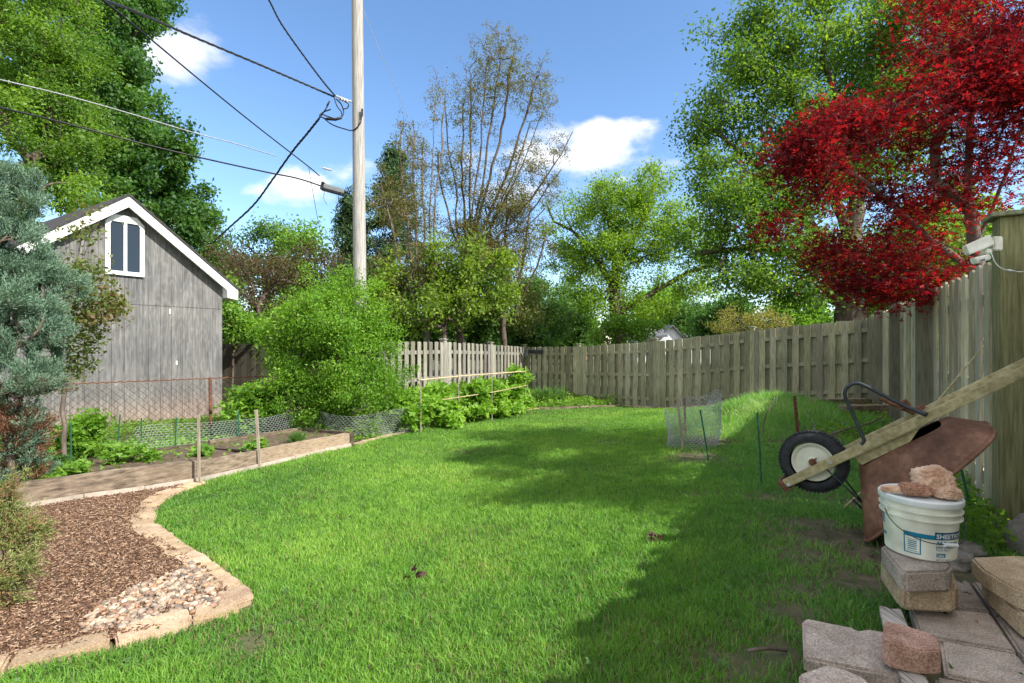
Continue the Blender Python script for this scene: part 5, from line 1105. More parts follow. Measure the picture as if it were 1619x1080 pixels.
    slab('broken_slab', 'pale slab corner at the bottom edge in front of the big slab', [(1264, 1063), (1306, 1048), (1336, 1056), (1366, 1070), (1400, 1100), (1390, 1180), (1262, 1180)], .955, .05, 'slab', 'slab', None, tn=1.3)
    slab('bleached_board', 'bleached splintered board running under the loose brick', [(1390, 956), (1408, 962), (1424, 962), (1437, 992), (1476, 1100), (1434, 1100), (1398, 990)], .962, .028, 'driftwood', 'board', None, bev=.003)
    slab('loose_brick', 'loose reddish brick with rounded corners on the bleached board', [(1398, 981), (1425, 987), (1470, 1001), (1484, 1010), (1488, 1028), (1456, 1028), (1408, 1019), (1394, 1010)], .888, .070, 'brick', 'brick', None, bev=.004, rough=.002, tn=1.25)
    slab('stacked_block', 'upper grey block directly under the white bucket', [(1392, 862), (1400, 858), (1490, 866), (1505, 896), (1500, 903), (1432, 904), (1422, 899)], .81, .075, 'block', 'block', 'blocks under the bucket', bev=.009, rough=.004)
    slab('stacked_block', 'lower tan block at the bottom of the bucket stack', [(1392, 884), (1410, 876), (1500, 885), (1514, 925), (1508, 932), (1434, 930), (1420, 924)], .888, .085, 'block_tan', 'block', 'blocks under the bucket', bev=.01, rough=.004)
    gs = 'tan blocks stacked at the right edge'
    slab('capping_block', 'upper flat tan block of the stack at the right edge', [(1534, 880), (1600, 878), (1690, 884), (1720, 950), (1640, 945), (1598, 926), (1553, 899)], .84, .07, 'block_tan', 'block', gs, bev=.008, rough=.004, tn=1.15)
    slab('capping_block', 'lower flat tan block of the stack at the right edge', [(1552, 905), (1640, 900), (1710, 920), (1720, 990), (1646, 985), (1612, 969), (1566, 927)], .912, .08, 'block_tan', 'block', gs, bev=.008, rough=.004, tn=1.0)
    def rock(label, c, r, sq=(1, 1, .7), name='rock', mat='rock'):
        bm = bmesh.new(); bmesh.ops.create_icosphere(bm, subdivisions=4, radius=1); from mathutils import noise as mn
        for v in bm.verts:
            n = mn.fractal(v.co * 1.3 + Vector(c) * 5, .9, 2, 5) * .28; v.co = Vector((v.co.x * sq[0], v.co.y * sq[1], v.co.z * sq[2])) * (1 + n) * r + Vector(c)
        me = bpy.data.meshes.new(name); bm.to_mesh(me); bm.free(); me.materials.append(M[mat])
        a = me.color_attributes.new('Col', 'FLOAT_COLOR', 'POINT'); a.data.foreach_set('color', np.ones(len(me.vertices) * 4, np.float32))
        for p in me.polygons: p.use_smooth = True
        o = bpy.data.objects.new(name, me); link(o); tag(o, label, 'rock')
    p = hit(1610, 880); rock('grey pointed rock at the right edge above the tan blocks', (p.x + .06, p.y, p.z + .07), .12, (.8, .8, 1.1))
    p = hit(1522, 880); rock('flat mossy rock just right of the bucket', (p.x, p.y + .05, p.z + .02), .1, (1.2, 1, .4))
    p = hit(1500, 902); rock('low rock behind the bucket blocks', (p.x + .05, p.y + .06, p.z + .03), .085, (1.2, 1, .6))
    # blocks behind barrow at the fence corner
    def bar(label, a, b, th, h, mat, name, z0=0, tn=1):
        A, B = Vector(a), Vector(b); u = B - A; v = Vector((-u.y, u.x, 0)).normalized() * th / 2; m = MB(); m.box((A + B) / 2 + Vector((0, 0, z0 + h / 2)), u / 2, v, (0, 0, h / 2), (tn, tn, tn)); tag(m.build(name, M[mat], None, bevel=.01, seg=2, rough=.003), label, 'timber')
    bar('long grey landscape timber at the foot of the back fence near its right end', hit(1282, 645), hit(1372, 642), .15, .14, 'timber', 'landscape_timber', 0, 1.2)
    bar('short pinkish timber block below the fence corner', hit(1333, 660), hit(1402, 658), .18, .18, 'timber', 'timber_block', 0, 1.3)
    bar('flat weathered plank on the mound behind the barrow leg', hit(1325, 672), hit(1395, 668), .2, .04, 'driftwood', 'old_plank', 0, .7)
stones()

# ------------------------------------------------------------ bucket
FONT = bpy.data.fonts.load('<builtin>')
def bucket():
    c = Vector((1.575, 1.955, CAMZ - .808)); H = .222
    t = thing('plastic_bucket', c, 'white plastic joint compound bucket with lid standing on two blocks', 'bucket')
    rb, rt = .109, .121; k = 64; rad = lambda h: rb + (rt - rb) * h / H
    prof = [(rb - .006, 0), (rb, .006)]
    for h0 in (.145, .172):
        prof += [(rad(h0), h0), (rad(h0) + .011, h0 + .002), (rad(h0) + .011, h0 + .006), (rad(h0) + .001, h0 + .009)]
    prof += [(rad(.205), .205)]
    m = MB(); m.lathe(c, prof, k); m.build('pail', M['bucket'], t, smooth=1)
    m = MB(); m.lathe(c, [(rt + .001, .2), (rt + .009, .2), (rt + .011, .205), (rt + .0105, .219), (rt + .006, .224), (rt + .001, .2235), (rt - .004, .2175), (rt - .05, .2165), (0.001, .2175)], k, cap=(False, False)); m.build('lid', M['lid'], t, smooth=1)
    # printed label: decals bent round the wall; angle measured from the direction to the camera
    view = math.atan2(-c.y, -c.x)
    def wrap(name, shapes, mat, off=.0008):
        m = MB()
        for a0, a1, z0, z1, sk in shapes:                 # a: distance along the wall to the right (m); sk: slant
            n = max(1, int((a1 - a0) / .006)); V = []
            for i in range(n + 1):
                a = a0 + (a1 - a0) * i / n
                for z in (z0, z1):
                    zz = z + sk * (a - a0); r = rad(zz) + off; th = view + a / .117; V.append((c.x + math.cos(th) * r, c.y + math.sin(th) * r, c.z + zz))
            m.add(V, [(2 * i, 2 * i + 2, 2 * i + 3, 2 * i + 1) for i in range(n)])
        return m.build(name, mat, t)
    Z0 = .045; sk = 0.0
    wrap('label_band', [(-.05, .045, .083, .1, sk), (-.05, -.046, .02, .083, sk), (-.046, .004, .02, .0235, sk), (0, .004, .0235, .083, sk)], M['teal'])
    wrap('label_block', [(.045, .2, .084, .112, sk)], M['navy'], .001)
    wrap('barcode', [(-.037, -.009, z, z + .0035, sk) for z in (.036, .044, .051, .058, .065)] + [(-.041, -.005, .073, .0745, 0), (-.041, -.005, .0285, .03, 0)], M['teal'])
    wrap('side_print', [(-.165, -.135, z, z + .006, 0) for z in (.1, .11, .12, .13)] + [(-.165, -.13, .055, .066, 0), (.052, .084, .02, .034, 0)], M['teal'])
    def text(name, s, size, a0, z0, mat, bold=.0, off=.0016):
        cu = bpy.data.curves.new('t', 'FONT'); cu.font = FONT; cu.body = s; cu.size = size; cu.offset = bold; cu.resolution_u = 2; o = bpy.data.objects.new('t', cu); COL.objects.link(o)
        dg = bpy.context.evaluated_depsgraph_get(); me = bpy.data.meshes.new_from_object(o.evaluated_get(dg)); bpy.data.objects.remove(o)
        bm = bmesh.new(); bm.from_mesh(me); bmesh.ops.triangulate(bm, faces=bm.faces[:])
        for v in bm.verts:
            zz = z0 + v.co.y; r = rad(zz) + off; th = view + (a0 + v.co.x) / .117; v.co = Vector((math.cos(th) * r, math.sin(th) * r, zz))
        bm.to_mesh(me); bm.free(); me.materials.append(mat); a = me.color_attributes.new('Col', 'FLOAT_COLOR', 'POINT'); a.data.foreach_set('color', np.ones(len(me.vertices) * 4, np.float32)); ob = bpy.data.objects.new(name, me); link(ob, t); return ob
    text('lettering', 'SHEETROCK', .0235, .049, .0895, M['lid'], .0004, .0022)
    text('lettering', 'All Purpose', .0185, .05, .067, M['teal'], .0005)
    text('lettering', 'Joint Compound', .0125, .05, .054, M['teal'], .0003)
    text('lettering', 'Ready Mixed', .0095, .05, .044, M['teal'])
    text('lettering', 'USG', .012, .055, .0225, M['lid'], .0004, .0022)
    text('lettering', 'NET WT. 48 LB', .008, .051, .008, M['navy'])
    # wire bail with grip, resting on the front
    th0 = view - .95; p0 = c + Vector((math.cos(th0) * (rad(.16) + .012), math.sin(th0) * (rad(.16) + .012), .163)); th1 = view + math.pi - .95 + .15
    pts = [p0]
    for f, z in ((.12, .135), (.3, .11), (.5, .09), (.7, .078), (.95, .073), (1.1, .07)):
        th = th0 + 1.65 * f; r = rad(z) + .012 + .012 * math.sin(min(f, 1) * math.pi); pts.append(c + Vector((math.cos(th) * r, math.sin(th) * r, z)))
    gr = list(pts[-2:])
    for f, z in ((1.3, .075), (1.5, .09), (1.62, .12), (1.66, .16)):
        th = th0 + 1.65 * f; r = rad(z) + .016; pts.append(c + Vector((math.cos(th) * r, math.sin(th) * r, z)))
    m = MB(); m.tube(spline(pts, 5), .0018, 6); m.build('handle_wire', M['blacksteel'], t, smooth=2)
    m = MB(); m.tube([gr[0] + (gr[0] - gr[1]) * .2, gr[0], gr[1], gr[1] + (gr[1] - gr[0]) * .5], .007, 10); m.build('handle_grip', M['lid'], t, smooth=1)
    for th in (th0,):
        m = MB(); p = c + Vector((math.cos(th) * rad(.16), math.sin(th) * rad(.16), .163)); m.lathe(p, [(.011, 0), (.011, .006), (.006, .009)], 12, axis=(math.cos(th), math.sin(th), 0)); m.build('handle_ear', M['bucket'], t)
    # things on the lid
    zl = c.z + .2245; from mathutils import noise as mn
    def blob(name, label, cc, rad3, rz, fold, seed, mat, cat, pw=1.0, sub=5):
        bm = bmesh.new(); bmesh.ops.create_icosphere(bm, subdivisions=sub, radius=1); rot = Matrix.Rotation(rz, 3, 'Z')
        for v in bm.verts:
            d = v.co.copy(); d = Vector([math.copysign(abs(q) ** pw, q) for q in d]); w1 = mn.noise(Vector((d.x * 1.3 + seed, d.y * 1.3, d.z * 1.3))); ridge = 1 - abs(math.sin((d.x * 2.2 + d.y * 3.4 + d.z * 1.5 + w1 * 3.2) * 2.6)); ridge2 = 1 - abs(math.sin((d.y * 2.4 - d.z * 3 + d.x + w1 * 4) * 2.4))
            q = d * (1 + fold * (ridge - .5) + fold * .55 * (ridge2 - .5) + fold * 1.2 * w1); q = Vector((q.x * rad3[0], q.y * rad3[1], q.z * rad3[2])); q = rot @ q; q += Vector(cc); q.z = max(q.z, zl + .001 + .0004 * random.random()); v.co = q
        me = bpy.data.meshes.new(name); bm.to_mesh(me); bm.free(); me.materials.append(M[mat]); a = me.color_attributes.new('Col', 'FLOAT_COLOR', 'POINT'); a.data.foreach_set('color', np.ones(len(me.vertices) * 4, np.float32))
        for p in me.polygons: p.use_smooth = True
        o = bpy.data.objects.new(name, me); link(o); tag(o, label, cat)
    cz = zl
    blob('crumpled_cloth', 'crumpled peach-coloured cloth bundled on the bucket lid', (c.x + .04, c.y - .015, cz + .05), (.068, .055, .058), -.5, .16, 3.1, 'cloth', 'cloth')
    blob('crumpled_cloth', 'loose lower fold of peach cloth in front of the bundle on the lid', (c.x + .05, c.y - .062, cz + .018), (.045, .034, .034), -.7, .2, 8.4, 'cloth', 'cloth')
    blob('twisted_rag', 'small twisted tan rag sticking out over the left rim of the lid', (c.x - .098, c.y + .0, cz + .012), (.05, .017, .015), -.25, .18, 5.5, 'cloth', 'cloth')
    m = MB(); q = [Vector((-.048, -.026, 0)), Vector((.048, -.03, 0)), Vector((.052, .02, 0)), Vector((.0, .036, 0)), Vector((-.045, .03, 0))]; rot = Matrix.Rotation(-.22, 3, 'Z')
    m.prism([rot @ v + Vector((c.x - .042, c.y - .03, cz + .042)) for v in q], (0, 0, -.04)); tag(m.build('sponge', M['sponge'], None, bevel=.008, seg=3, smooth=1, rough=.003, sub=2), 'brown square sponge between the two rags on the lid', 'sponge')
bucket()

# ------------------------------------------------------------ wheelbarrow (upside down, handles resting on the fence)
def barrow():
    A = P3(1243, 764, 2.95); B = P3(1619, 588, 2.35); u = (B - A).normalized(); n = Vector((-u.y, u.x, 0)).normalized()
    if n.y < 0: n = -n
    w = u.cross(n).normalized()
    if w.z > 0: w = -w                                     # towards the tray (down)
    O = Vector((0, 0, CAMZ))
    def on(px, py, off=0):                                 # point of the side plane (shifted by off along n) behind a pixel
        d = Vector(((px - CX) / F, 1, -(py - CY) / F)); q = A + n * off; k = (q - O).dot(n) / d.dot(n); return O + d * k
    def loc(p): r = p - A; return r.dot(u), r.dot(w)
    g = G(A.x, A.y); t = thing('wheelbarrow', (A.x, A.y, g), 'rusty wheelbarrow tipped upside down with its handles propped on the side fence', 'wheelbarrow')
    def pt(a, c, off): return A + u * a + w * c + n * off
    # handles: near and far converge toward the wheel
    W0, W1, Lh = .17, .31, 1.62
    for k, (o0, o1) in enumerate(((0, 0), (W0, W1))):
        m = MB(); hw, hh = .015, .024; V = []
        for a, o in ((-.01, o0), (Lh * .85, o1), (Lh, o1)):
            sc = 1 if a < Lh * .9 else .8
            for i, j in ((-1, -1), (1, -1), (1, 1), (-1, 1)): V.append(pt(a, j * hh * sc, o + i * hw * sc))
        m.add(V, [(3, 2, 1, 0), (8, 9, 10, 11)] + [(4 * q + i, 4 * q + (i + 1) % 4, 4 * q + 4 + (i + 1) % 4, 4 * q + 4 + i) for q in (0, 1) for i in range(4)]); o = m.build('handle', M['handlewood'], t, bevel=.004, seg=2, smooth=1)
        bm = bmesh.new(); bm.from_mesh(o.data); bmesh.ops.recalc_face_normals(bm, faces=bm.faces[:]); bm.to_mesh(o.data); bm.free()
    # steel nose bracket and bolt
    m = MB(); m.box(pt(-.02, .0, W0 / 2), u * .012, w * .03, n * (W0 / 2 + .03)); m.box(pt(.0, .033, W0 / 2), u * .03, w * .004, n * (W0 / 2 + .03)); m.build('nose_bracket', M['rust'], t, bevel=.003)
    m = MB(); m.lathe(pt(.01, .012, -.0175), [(.011, 0), (.011, .006), (.005, .012)], 8, axis=-n); m.lathe(pt(.27, -.002, -.0175), [(.009, 0), (.009, .005)], 8, axis=-n); m.build('bolt', M['wire'], t)
    # wheel: tyre + rim, spinning about n, centred between the handles
    wc0 = on(1286, 729, W0 / 2 - .02); R_ = .176; 
    m = MB(); prof = []
    for i in range(17):
        a = -math.pi * .62 + i / 16 * 2 * math.pi * .62; prof.append((R_ - .043 + .043 * math.cos(a), .043 * math.sin(a)))
    m.lathe(wc0, prof, 56, axis=n, cap=(False, False))
    ty = m.build('tyre', M['rubber'], t, smooth=1)
    m = MB()
    for s in (-1, 1):
        for j in range(56):
            th = 2 * math.pi * (j + (.5 if s > 0 else 0)) / 56; e1 = u; e2 = n.cross(u); d = e1 * math.cos(th) + e2 * math.sin(th); tg = -e1 * math.sin(th) + e2 * math.cos(th)
            m.box(wc0 + d * (R_ - .0035) + n * s * .016, d * .005, tg * .0055, n * .013)
    m.build('tread', M['rubber'], ty)
    m = MB(); m.lathe(wc0, [(.022, -.034), (.03, -.026), (.085, -.022), (.094, -.03), (.105, -.034), (.108, -.033), (.108, .033), (.105, .034), (.094, .03), (.085, .022), (.03, .026), (.022, .034)], 48, axis=n); m.build('rim', M['rim'], t, smooth=1)
    m = MB(); m.tube([wc0 - n * (W0 / 2 + .01), wc0 + n * (W0 / 2 + .03)], .008, 10); m.lathe(wc0 - n * .052, [(.016, 0), (.018, .012), (.022, .02)], 16, axis=n)
    m.box(wc0 - n * .05 + u * .012 - w * .01, u * .022, w * .004, n * .004); m.build('axle', M['rust'], t, smooth=1)
    # axle brackets down to the handles
    # tray: side profile in (a, c), width across
    prof_px = [(1356, 737), (1497, 657), (1577, 682), (1500, 764), (1432, 826), (1370, 862)]
    cl = .03
    a1, c1 = loc(on(1358, 740, -.0)); a2, c2 = loc(on(1500, 662, -.0)); aR, cR = loc(on(1577, 685, -.06)); aF, cF = loc(on(1366, 862, -.06))
    c1 = c2 = .075
    mid = .18
    def ring(f, nn=40, r=.09):                              # f = 0 floor .. 1 rim ; rounded rectangle in the tray's own plane
        fa0 = a1 + (aF - a1) * f; fa1 = a2 + (aR - a2) * f; c0_ = c1 + (cF - c1) * f; c1_ = c2 + (cR - c2) * f
        hwF = .15 + .13 * f; hwB = .2 + .12 * f; P = []
        for i in range(nn):
            th = 2 * math.pi * i / nn; x = math.copysign(abs(math.cos(th)) ** .38, math.cos(th)); yv = math.copysign(abs(math.sin(th)) ** .38, math.sin(th)); q = (x + 1) / 2
            a = fa0 + (fa1 - fa0) * q; c = c0_ + (c1_ - c0_) * q; hw = hwF + (hwB - hwF) * q; P.append(pt(a, c, mid + hw * yv))
        return P
    nn = 44; V = []; fs = [0, .012, .05, .12, .3, .5, .7, .85, 1.0]
    inset = {0: .80, .012: .93}
    for f in fs:
        P = ring(f, nn)
        if f in inset:
            cen = sum(P, Vector()) / nn; P = [cen + (p - cen) * inset[f] for p in P]
        V += P
    m = MB(); Fc = [(i * nn + j, i * nn + (j + 1) % nn, (i + 1) * nn + (j + 1) % nn, (i + 1) * nn + j) for i in range(len(fs) - 1) for j in range(nn)] + [tuple(range(nn))]
    m.add(V, Fc); tr = m.build('tray', M['traymetal'], t, smooth=2)
    tr.modifiers.new('thick', 'SOLIDIFY').thickness = .003
    P = ring(1.0, nn); m = MB(); m.tube(P + [P[0], P[1]], .009, 8, cap=False); m.build('tray_rim', M['traymetal'], t, smooth=2)
    # wedge blocks between handle and tray
    for o0 in (0.03, W1 * .9):
        m = MB(); q = [pt(a1 + .01, .03, o0), pt(a2 - .12, .03, o0), pt(a2 - .2, .072, o0), pt(a1 + .02, .078, o0)]; m.prism([v - n * .014 for v in q], n * .028); m.build('wedge_block', M['handlewood'], t)
    # leg: bent black tube standing up from the near handle
    L = [(1362, 703), (1366, 697), (1364, 690), (1352, 662), (1338, 632), (1336, 618), (1344, 609), (1356, 606), (1372, 612), (1410, 632), (1440, 646), (1466, 656)]
    offs = [-.01] * 9 + [-.015, -.03, -.045]; m = MB(); pts = [on(x, y, o) for (x, y), o in zip(L, offs)]; sp = spline(pts, 4)
    m.tube(sp, [.0095 + (.004 * max(0, (i / len(sp) - .86) / .14) if i / len(sp) > .86 else 0) for i in range(len(sp))], 10); m.build('leg', M['blacksteel'], t, smooth=2)
    m = MB(); L2 = [(1446, 645), (1420, 634), (1392, 622)]; m.tube([on(x, y, .22) + Vector((0, 0, -.03)) for x, y in L2], .012, 8); m.box(on(1428, 640, .2), u * .03, w * .02, n * .02); m.box(on(1452, 646, .12), u * .03, w * .012, n * .025); m.build('leg_bracket', M['rust'], t, bevel=.003)
    # tray braces
    for a_, b_, o1, o2 in (((1307, 742), (1364, 796), 0, .06), ((1330, 750), (1362, 792), .1, .14), ((1348, 790), (1365, 806), .12, .16)):
        m = MB(); m.tube([on(*a_, o1), on(*b_, o2)], .005, 6); m.build('tray_brace', M['blacksteel'], t, smooth=2)
barrow()

# ------------------------------------------------------------ pole, cables, lamp
def pole():
    Z = 12.6; c = P3(571, 0, Z); g = G(c.x, Z); t = thing('utility_pole', (c.x, Z, g), 'weathered grey wooden utility pole rising behind the bright green bush', 'utility pole')
    tp = P3(563.5, -140, Z); m = MB(); pts = [Vector((c.x, Z, g - .3)).lerp(tp, i / 12) for i in range(13)]; m.tube(pts, [.168 - .04 * i / 12 for i in range(13)], 20); m.build('shaft', M['pole'], t, smooth=2)
    # hardware
    m = MB(); m.tube([P3(556, 161, Z - .1), P3(545, 157, Z - .15), P3(532, 152, Z - .2)], .025, 8)
    for x in (549, 545, 541, 537): m.lathe(P3(x, 160 - (549 - x) * .35, Z - .15), [(.045, -.02), (.05, 0), (.03, .02)], 10, axis=(1, 0, .25))
    m.build('insulator', M['wire'], t, smooth=1)
    m = MB(); m.box(P3(572.5, 178, Z - .16), (.02, 0, 0), (0, .02, 0), (0, 0, .09)); m.build('clamp', M['blacksteel'], t)
    def cable(name, label, pts, r, mat='cable', twist=False, n=8):
        P = spline([P3(*p) for p in pts], n); m = MB()
        if twist:
            for ph in (0, 2.1, 4.2): m.tube([p + Vector((0, r * math.sin(i * 1.1 + ph), r * math.cos(i * 1.1 + ph))) for i, p in enumerate(P)], r * .75, 5)
        else: m.tube(P, r, 6)
        o = m.build(name, M[mat], None, smooth=2); tag(o, label, 'cable')
    cable('power_cable', 'thick twisted black cable from the top left edge to the pole insulator', [(120, -22, 7), (163, 0, 7.6), (210, 17, 8.3), (300, 56, 9.6), (400, 98, 10.9), (470, 128, 11.8), (528, 153, 12.4)], .016, twist=True, n=14)
    cable('power_cable', 'thin black cable running from the top left edge down past the pole', [(140, -16, 7), (163, 0, 7.4), (230, 55, 8.3), (320, 130, 9.6), (400, 195, 10.9), (486, 262, 12.3), (505, 278, 12.6)], .014)
    cable('power_cable', 'black cable dropping from the top edge left of the pole to the insulator', [(405, -30, 9.5), (425, 0, 10), (445, 38, 10.5), (480, 88, 11.3), (510, 128, 12), (530, 152, 12.4)], .016, twist=True, n=12)
    cable('telephone_cable', 'light grey cable crossing the trees from the left edge', [(-30, 118, 8.5), (0, 126, 9), (100, 150, 10), (200, 178, 11), (300, 208, 12), (375, 228, 12.6), (437, 247, 13)], .013, 'cable_grey')
    cable('telephone_cable', 'thick black cable from the left edge to the grey splice box', [(-30, 162, 8.5), (0, 170, 9), (100, 194, 10), (220, 226, 11), (320, 250, 11.8), (420, 272, 12.3), (470, 282, 12.5), (513, 296, 12.6)], .019)
    cable('service_drop', 'black service cable slanting down left from the pole loops into the trees', [(505, 187, 12.4), (485, 212, 12.8), (462, 240, 13.4), (430, 285, 14.2), (400, 325, 15), (360, 362, 16), (335, 385, 17)], .02, twist=True, n=10)
    cable('guy_wire', 'thin guy wire descending right from the top of the pole', [(573, 12, 12.6), (592, 60, 12.9), (615, 115, 13.3), (645, 185, 14)], .006, 'cable_grey')
    cable('drop_wire', 'thin wire hanging from the cable splice beside the spruce', [(488, 264, 12.3), (494, 300, 12.5), (503, 350, 12.8), (512, 395, 13)], .006)
    o = None
    m = MB()
    loops = [[(528, 153, 12.4), (533, 168, 12.4), (540, 178, 12.35), (538, 187, 12.3), (524, 189, 12.3), (510, 186, 12.3), (505, 183, 12.3), (512, 177, 12.35), (523, 173, 12.3)],
             [(531, 156, 12.4), (540, 166, 12.5), (543, 180, 12.4), (534, 188, 12.35), (518, 184, 12.3), (508, 180, 12.3)], [(545, 160, 12.5), (551, 165, 12.5), (549, 171, 12.5), (543, 172, 12.4)],
             [(505, 187, 12.4), (514, 174, 12.3), (519, 165, 12.3), (521, 160, 12.3)], [(512, 187, 12.4), (525, 197, 12.4), (545, 204, 12.4), (558, 206, 12.45), (569, 196, 12.42), (572, 182, 12.43)]]
    for L in loops: m.tube(spline([P3(*p) for p in L], 6), .015, 6)
    m.tube([P3(516, 188, 12.28), P3(530, 189, 12.3), P3(540, 186, 12.3)], .035, 8); m.tube([P3(517, 168, 12.3), P3(521, 160, 12.3)], .022, 8)
    tag(m.build('cable_loops', M['cable'], None, smooth=2), 'tangled black cable loops hanging beside the pole insulator', 'cable')
    # splice box
    c0, c1 = P3(512, 295, 12.6), P3(545, 304, 12.7); d = (c1 - c0).normalized(); upv = Vector((0, 0, 1)) - d * d.z; t2 = thing('splice_box', c0, 'grey cable splice box hanging by the pole', 'splice box')
    m = MB(); m.box((c0 + c1) / 2, d * ((c1 - c0).length / 2), upv * .075, Vector((0, .09, 0))); m.build('housing', M['greybox'], t2, bevel=.03, seg=3, smooth=1)
    m = MB(); m.box((c0 + c1) / 2 - upv * .085, d * ((c1 - c0).length / 2 * .96), upv * .02, Vector((0, .06, 0))); m.box(c0 - d * .02, d * .03, upv * .1, Vector((0, .08, 0))); m.tube([c1, c1 + d * .14], .02, 8); m.build('bottom_rib', M['cable'], t2, bevel=.005)
    m = MB(); m.tube(spline([c0 + Vector((.02, 0, -.08)), c0 + Vector((.0, 0, -.3)), c0 + Vector((.08, 0, -.45))], 5), .006, 5); m.tube(spline([c1 + Vector((-.15, 0, -.08)), c1 + Vector((-.16, 0, -.25)), c1 + Vector((-.2, 0, -.4))], 5), .008, 5); m.build('tail_wire', M['cable'], t2)
    m = MB(); a = P3(504, 264, 12.3); b = P3(524, 269, 12.35); m.tube([a, a.lerp(b, .3), a.lerp(b, .35), b], [.008, .01, .025, .025], 8); tag(m.build('wire_clamp', M['wire'], None, smooth=1), 'small metal wire clamp hanging in the sky left of the pole', 'clamp')
    # flood light on the gate post
    Z = 3.0; t = thing('flood_light', P3(1560, 385, Z), 'aged white motion sensor floodlight on the side of the thick post', 'light')
    m = MB(); q = [P3(1526, 388, Z - .03), P3(1566, 370, Z), P3(1574, 386, Z), P3(1532, 403, Z - .03)]; m.prism(q, (.02, .05, 0), (1, 1, 1)); m.build('lamp_head', M['bucket'], t, bevel=.006, seg=2, smooth=1)
    m = MB(); m.box(P3(1572, 386, Z + .04), (.028, 0, 0), (0, .03, 0), (0, 0, .042)); m.box(P3(1560, 398, Z + .03), (.02, 0, 0), (0, .02, 0), (0, 0, .015)); m.build('junction_box', M['bucket'], t, bevel=.006, seg=2, smooth=1)
    m = MB(); q = [P3(1541, 407, Z - .02), P3(1566, 401, Z - .02), P3(1569, 410, Z - .02), P3(1545, 417, Z - .02)]; m.prism(q, (.01, .05, 0)); m.build('motion_sensor', M['bucket'], t, bevel=.006, seg=2, smooth=1)
    m = MB(); m.box(P3(1554, 411, Z - .032), (.012, 0, .003), (0, .002, 0), (-.0015, 0, .005)); m.build('sensor_lens', M['greybox'], t)
    m = MB(); m.tube(spline([P3(1567, 400, Z), P3(1574, 416, Z - .01), P3(1585, 425, Z - .02), P3(1600, 428, Z - .03), P3(1612, 430, Z - .03), P3(1630, 428, Z - .03)], 6), .003, 6); m.tube([P3(1594, 427, Z - .03), P3(1604, 429, Z - .03)], .006, 8); m.build('lamp_cord', M['lid'], t, smooth=2)
pole()

# ------------------------------------------------------------ far houses
def houses():
    # white gabled house
    Z = 42; t = thing('gabled_house', P3(1045, 540, Z + 3), 'white gabled house with grey roof and brick chimney far beyond the back fence', 'house')
    y = lambda v: CAMZ + (540 - v) / F * Z; X = lambda v: (v - CX) / F * Z; g = G(X(1050), Z)
    m = MB(); m.prism([(X(1036), Z, g), (X(1087), Z, g), (X(1087), Z, y(541)), (X(1062), Z, y(515)), (X(1036), Z, y(541))], (0, 9, 0)); m.build('wall', M['siding_white'], t)
    for a, b in (((1062, 513.5), (1090, 543)), ((1062, 513.5), (1030, 543))):
        m = MB(); q = [Vector((X(a[0]), Z - .3, y(a[1]))), Vector((X(b[0]), Z - .3, y(b[1]))), Vector((X(b[0]), Z + 9.3, y(b[1]))), Vector((X(a[0]), Z + 9.3, y(a[1])))]; m.prism(q, (0, 0, -.12)); rf = m.build('roof', M['roof_grey'], t)
    m = MB(); q = [Vector((X(1018), Z + 2, y(517))), Vector((X(1062), Z + 2, y(514.5))), Vector((X(1050), Z - 1, y(530))), Vector((X(1004), Z - 1, y(533)))]; m.prism(q, (0, 0, -.15)); m.build('roof', M['roof_grey'], t)
    m = MB(); m.abox(X(1008), X(1040), Z, Z + 5, g, y(532)); m.abox(X(1022), X(1040), Z + .5, Z + 3, y(531), y(519)); m.build('wall', M['siding_white'], t)
    m = MB(); m.abox(X(1024), X(1034), Z + .44, Z + .49, y(530), y(522)); m.build('window', M['glass'], t)
    m = MB(); m.abox(X(1008), X(1018), Z + 2.5, Z + 3.1, y(530), y(511)); m.abox(X(1007), X(1019), Z + 2.4, Z + 3.2, y(511), y(509.5)); m.build('chimney', M['pinkbrick'], t)
    # pink brick house
    Z = 48; t = thing('brick_house', P3(920, 540, Z + 3), 'pinkish brick house with low reddish roof behind the crooked tree', 'house'); g = G(X(920), Z)
    m = MB(); m.abox(X(893), X(958), Z, Z + 8, g, y(526)); m.build('wall', M['pinkbrick'], t)
    m = MB(); m.prism([(X(888), Z - .4, y(527)), (X(962), Z - .4, y(527)), (X(945), Z + 4, y(510)), (X(900), Z + 4, y(510))], (0, 0, -.2)); m.prism([(X(888), Z + 8.4, y(527)), (X(962), Z + 8.4, y(527)), (X(945), Z + 4, y(510)), (X(900), Z + 4, y(510))], (0, 0, -.2)); m.build('roof', M['pinkroof'], t)
    m = MB(); m.abox(X(930), X(937), Z - .06, Z - .01, y(534), y(528.5)); m.abox(X(905), X(911), Z - .06, Z - .01, y(534), y(528.5)); m.build('window', M['glass'], t)
    # dark roof
    Z = 40; t = thing('low_house', P3(1105, 540, Z + 3), 'low house showing only a dark blue-grey roof right of the white gable', 'house'); g = G(X(1105), Z)
    m = MB(); m.abox(X(1092), X(1130), Z, Z + 6, g, y(537)); m.build('wall', M['siding_white'], t)
    m = MB(); m.prism([(X(1088), Z - .4, y(537)), (X(1135), Z - .4, y(537)), (X(1128), Z + 3, y(526)), (X(1100), Z + 3, y(526))], (0, 0, -.15)); m.build('roof', M['roof_grey'], t)
houses()

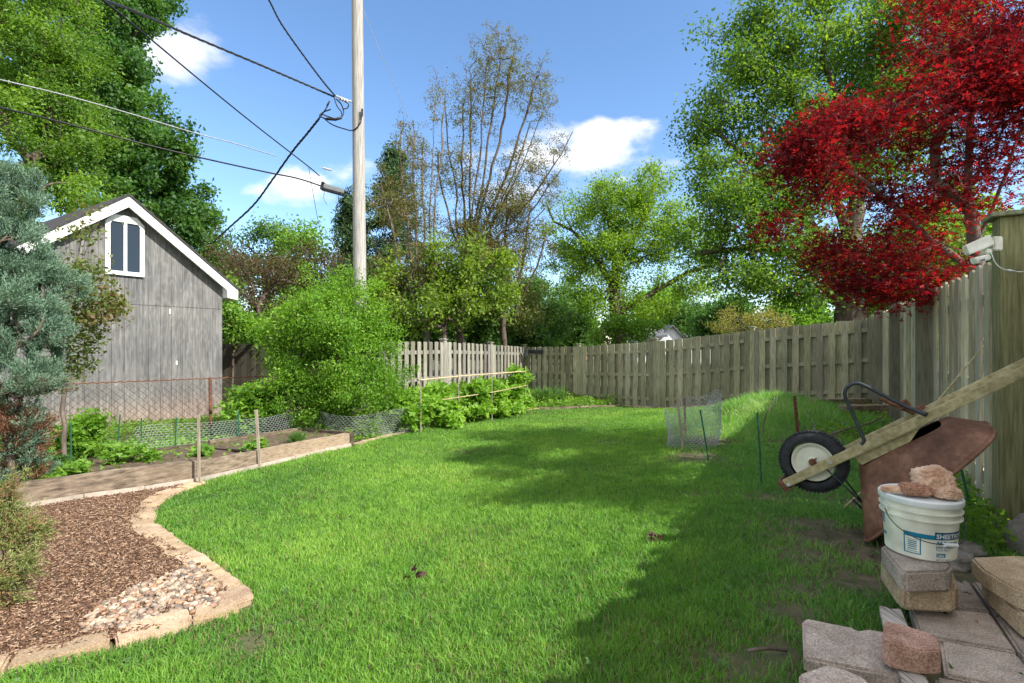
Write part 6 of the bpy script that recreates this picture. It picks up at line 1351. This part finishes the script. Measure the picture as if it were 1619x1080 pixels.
# ------------------------------------------------------------ small litter on the lawn
def litter():
    poly = [hit(1300, 800), hit(1372, 870), hit(1392, 940), hit(1420, 962), PH(1500, 1000, 1.0), Vector((2.6, 1.6, 0)), Vector((3.0, 2.9, 0)), hit(1540, 800), hit(1400, 780)]
    x, y = scatter(poly, lambda d: 900); n = len(x); onp = inpoly(x, y, patio_poly); k = ~onp | (rng.random(n) < .18); x, y, onp = x[k], y[k], onp[k]; n = len(x)
    z = np.where(onp, CAMZ - 1.0 + .003, G(x, y) + .004) + .006 * rng.random(n); a = rng.uniform(0, 6.28, n); L = rng.uniform(.006, .035, n); w = rng.uniform(.002, .009, n)
    d = np.stack([np.cos(a), np.sin(a), rng.normal(size=n) * .2], 1); s_ = np.stack([-np.sin(a), np.cos(a), rng.normal(size=n) * .3], 1); c = np.stack([x, y, z], 1); dl = d * L[:, None] / 2; sw = s_ * w[:, None] / 2
    V = np.stack([c - dl - sw, c + dl - sw, c + dl + sw, c - dl + sw], 1).reshape(-1, 3)
    o = np_mesh('leaf_litter', V, [np.arange(n)[:, None] * 4 + np.array([[0, 1, 2, 3]])], M['chip'], None, np.repeat(lerp_pal([(.03, .02, .015), (.1, .065, .045), (.26, .18, .12)], rng.random(n)), 4, 0)); tag(o, 'brown leaf litter and bark crumbs around the pavers', 'litter', kind='stuff')
    m = MB()
    for (px, py, lab) in ((653, 908, 'dark purple fallen leaf cluster in the middle of the lawn'), (1031, 848, 'small dark red leaf on the shaded lawn')):
        p = hit(px, py, .045); n = 9; C = np.array(p)[None] + rng.normal(size=(n, 3)) * np.array((.02, .015, .006)); o = leaf_cloud('fallen_leaf', C, .035, lerp_pal([(.04, .01, .015), (.12, .03, .035)], rng.random(n)), M['leaf'], None, 1.0, .6, 'tri'); tag(o, lab, 'leaf')
    p = hit(1215, 1033, .02); m = MB(); m.tube(spline([p + Vector((-.07, .01, 0)), p + Vector((0, .005, .012)), p + Vector((.07, .012, 0))], 4), .006, 6); tag(m.build('short_stick', M['bark'], None, smooth=2), 'short dark stick on the bare soil left of the slabs', 'stick')
    p = hit(80, 917, .03); m = MB(); m.prism([p + Vector(v) for v in ((-.03, -.01, 0), (.025, -.012, .005), (.035, .01, .008), (-.02, .014, .002))], (0, 0, -.008)); tag(m.build('plastic_scrap', M['blacksteel'], None, bevel=.002), 'small black scrap lying on the mulch', 'scrap')
litter()
for o in SC.objects:
    if '_local' in o: del o['_local']
print('objects', len(SC.objects), 'faces', sum(len(o.data.polygons) for o in SC.objects if o.type == 'MESH'))
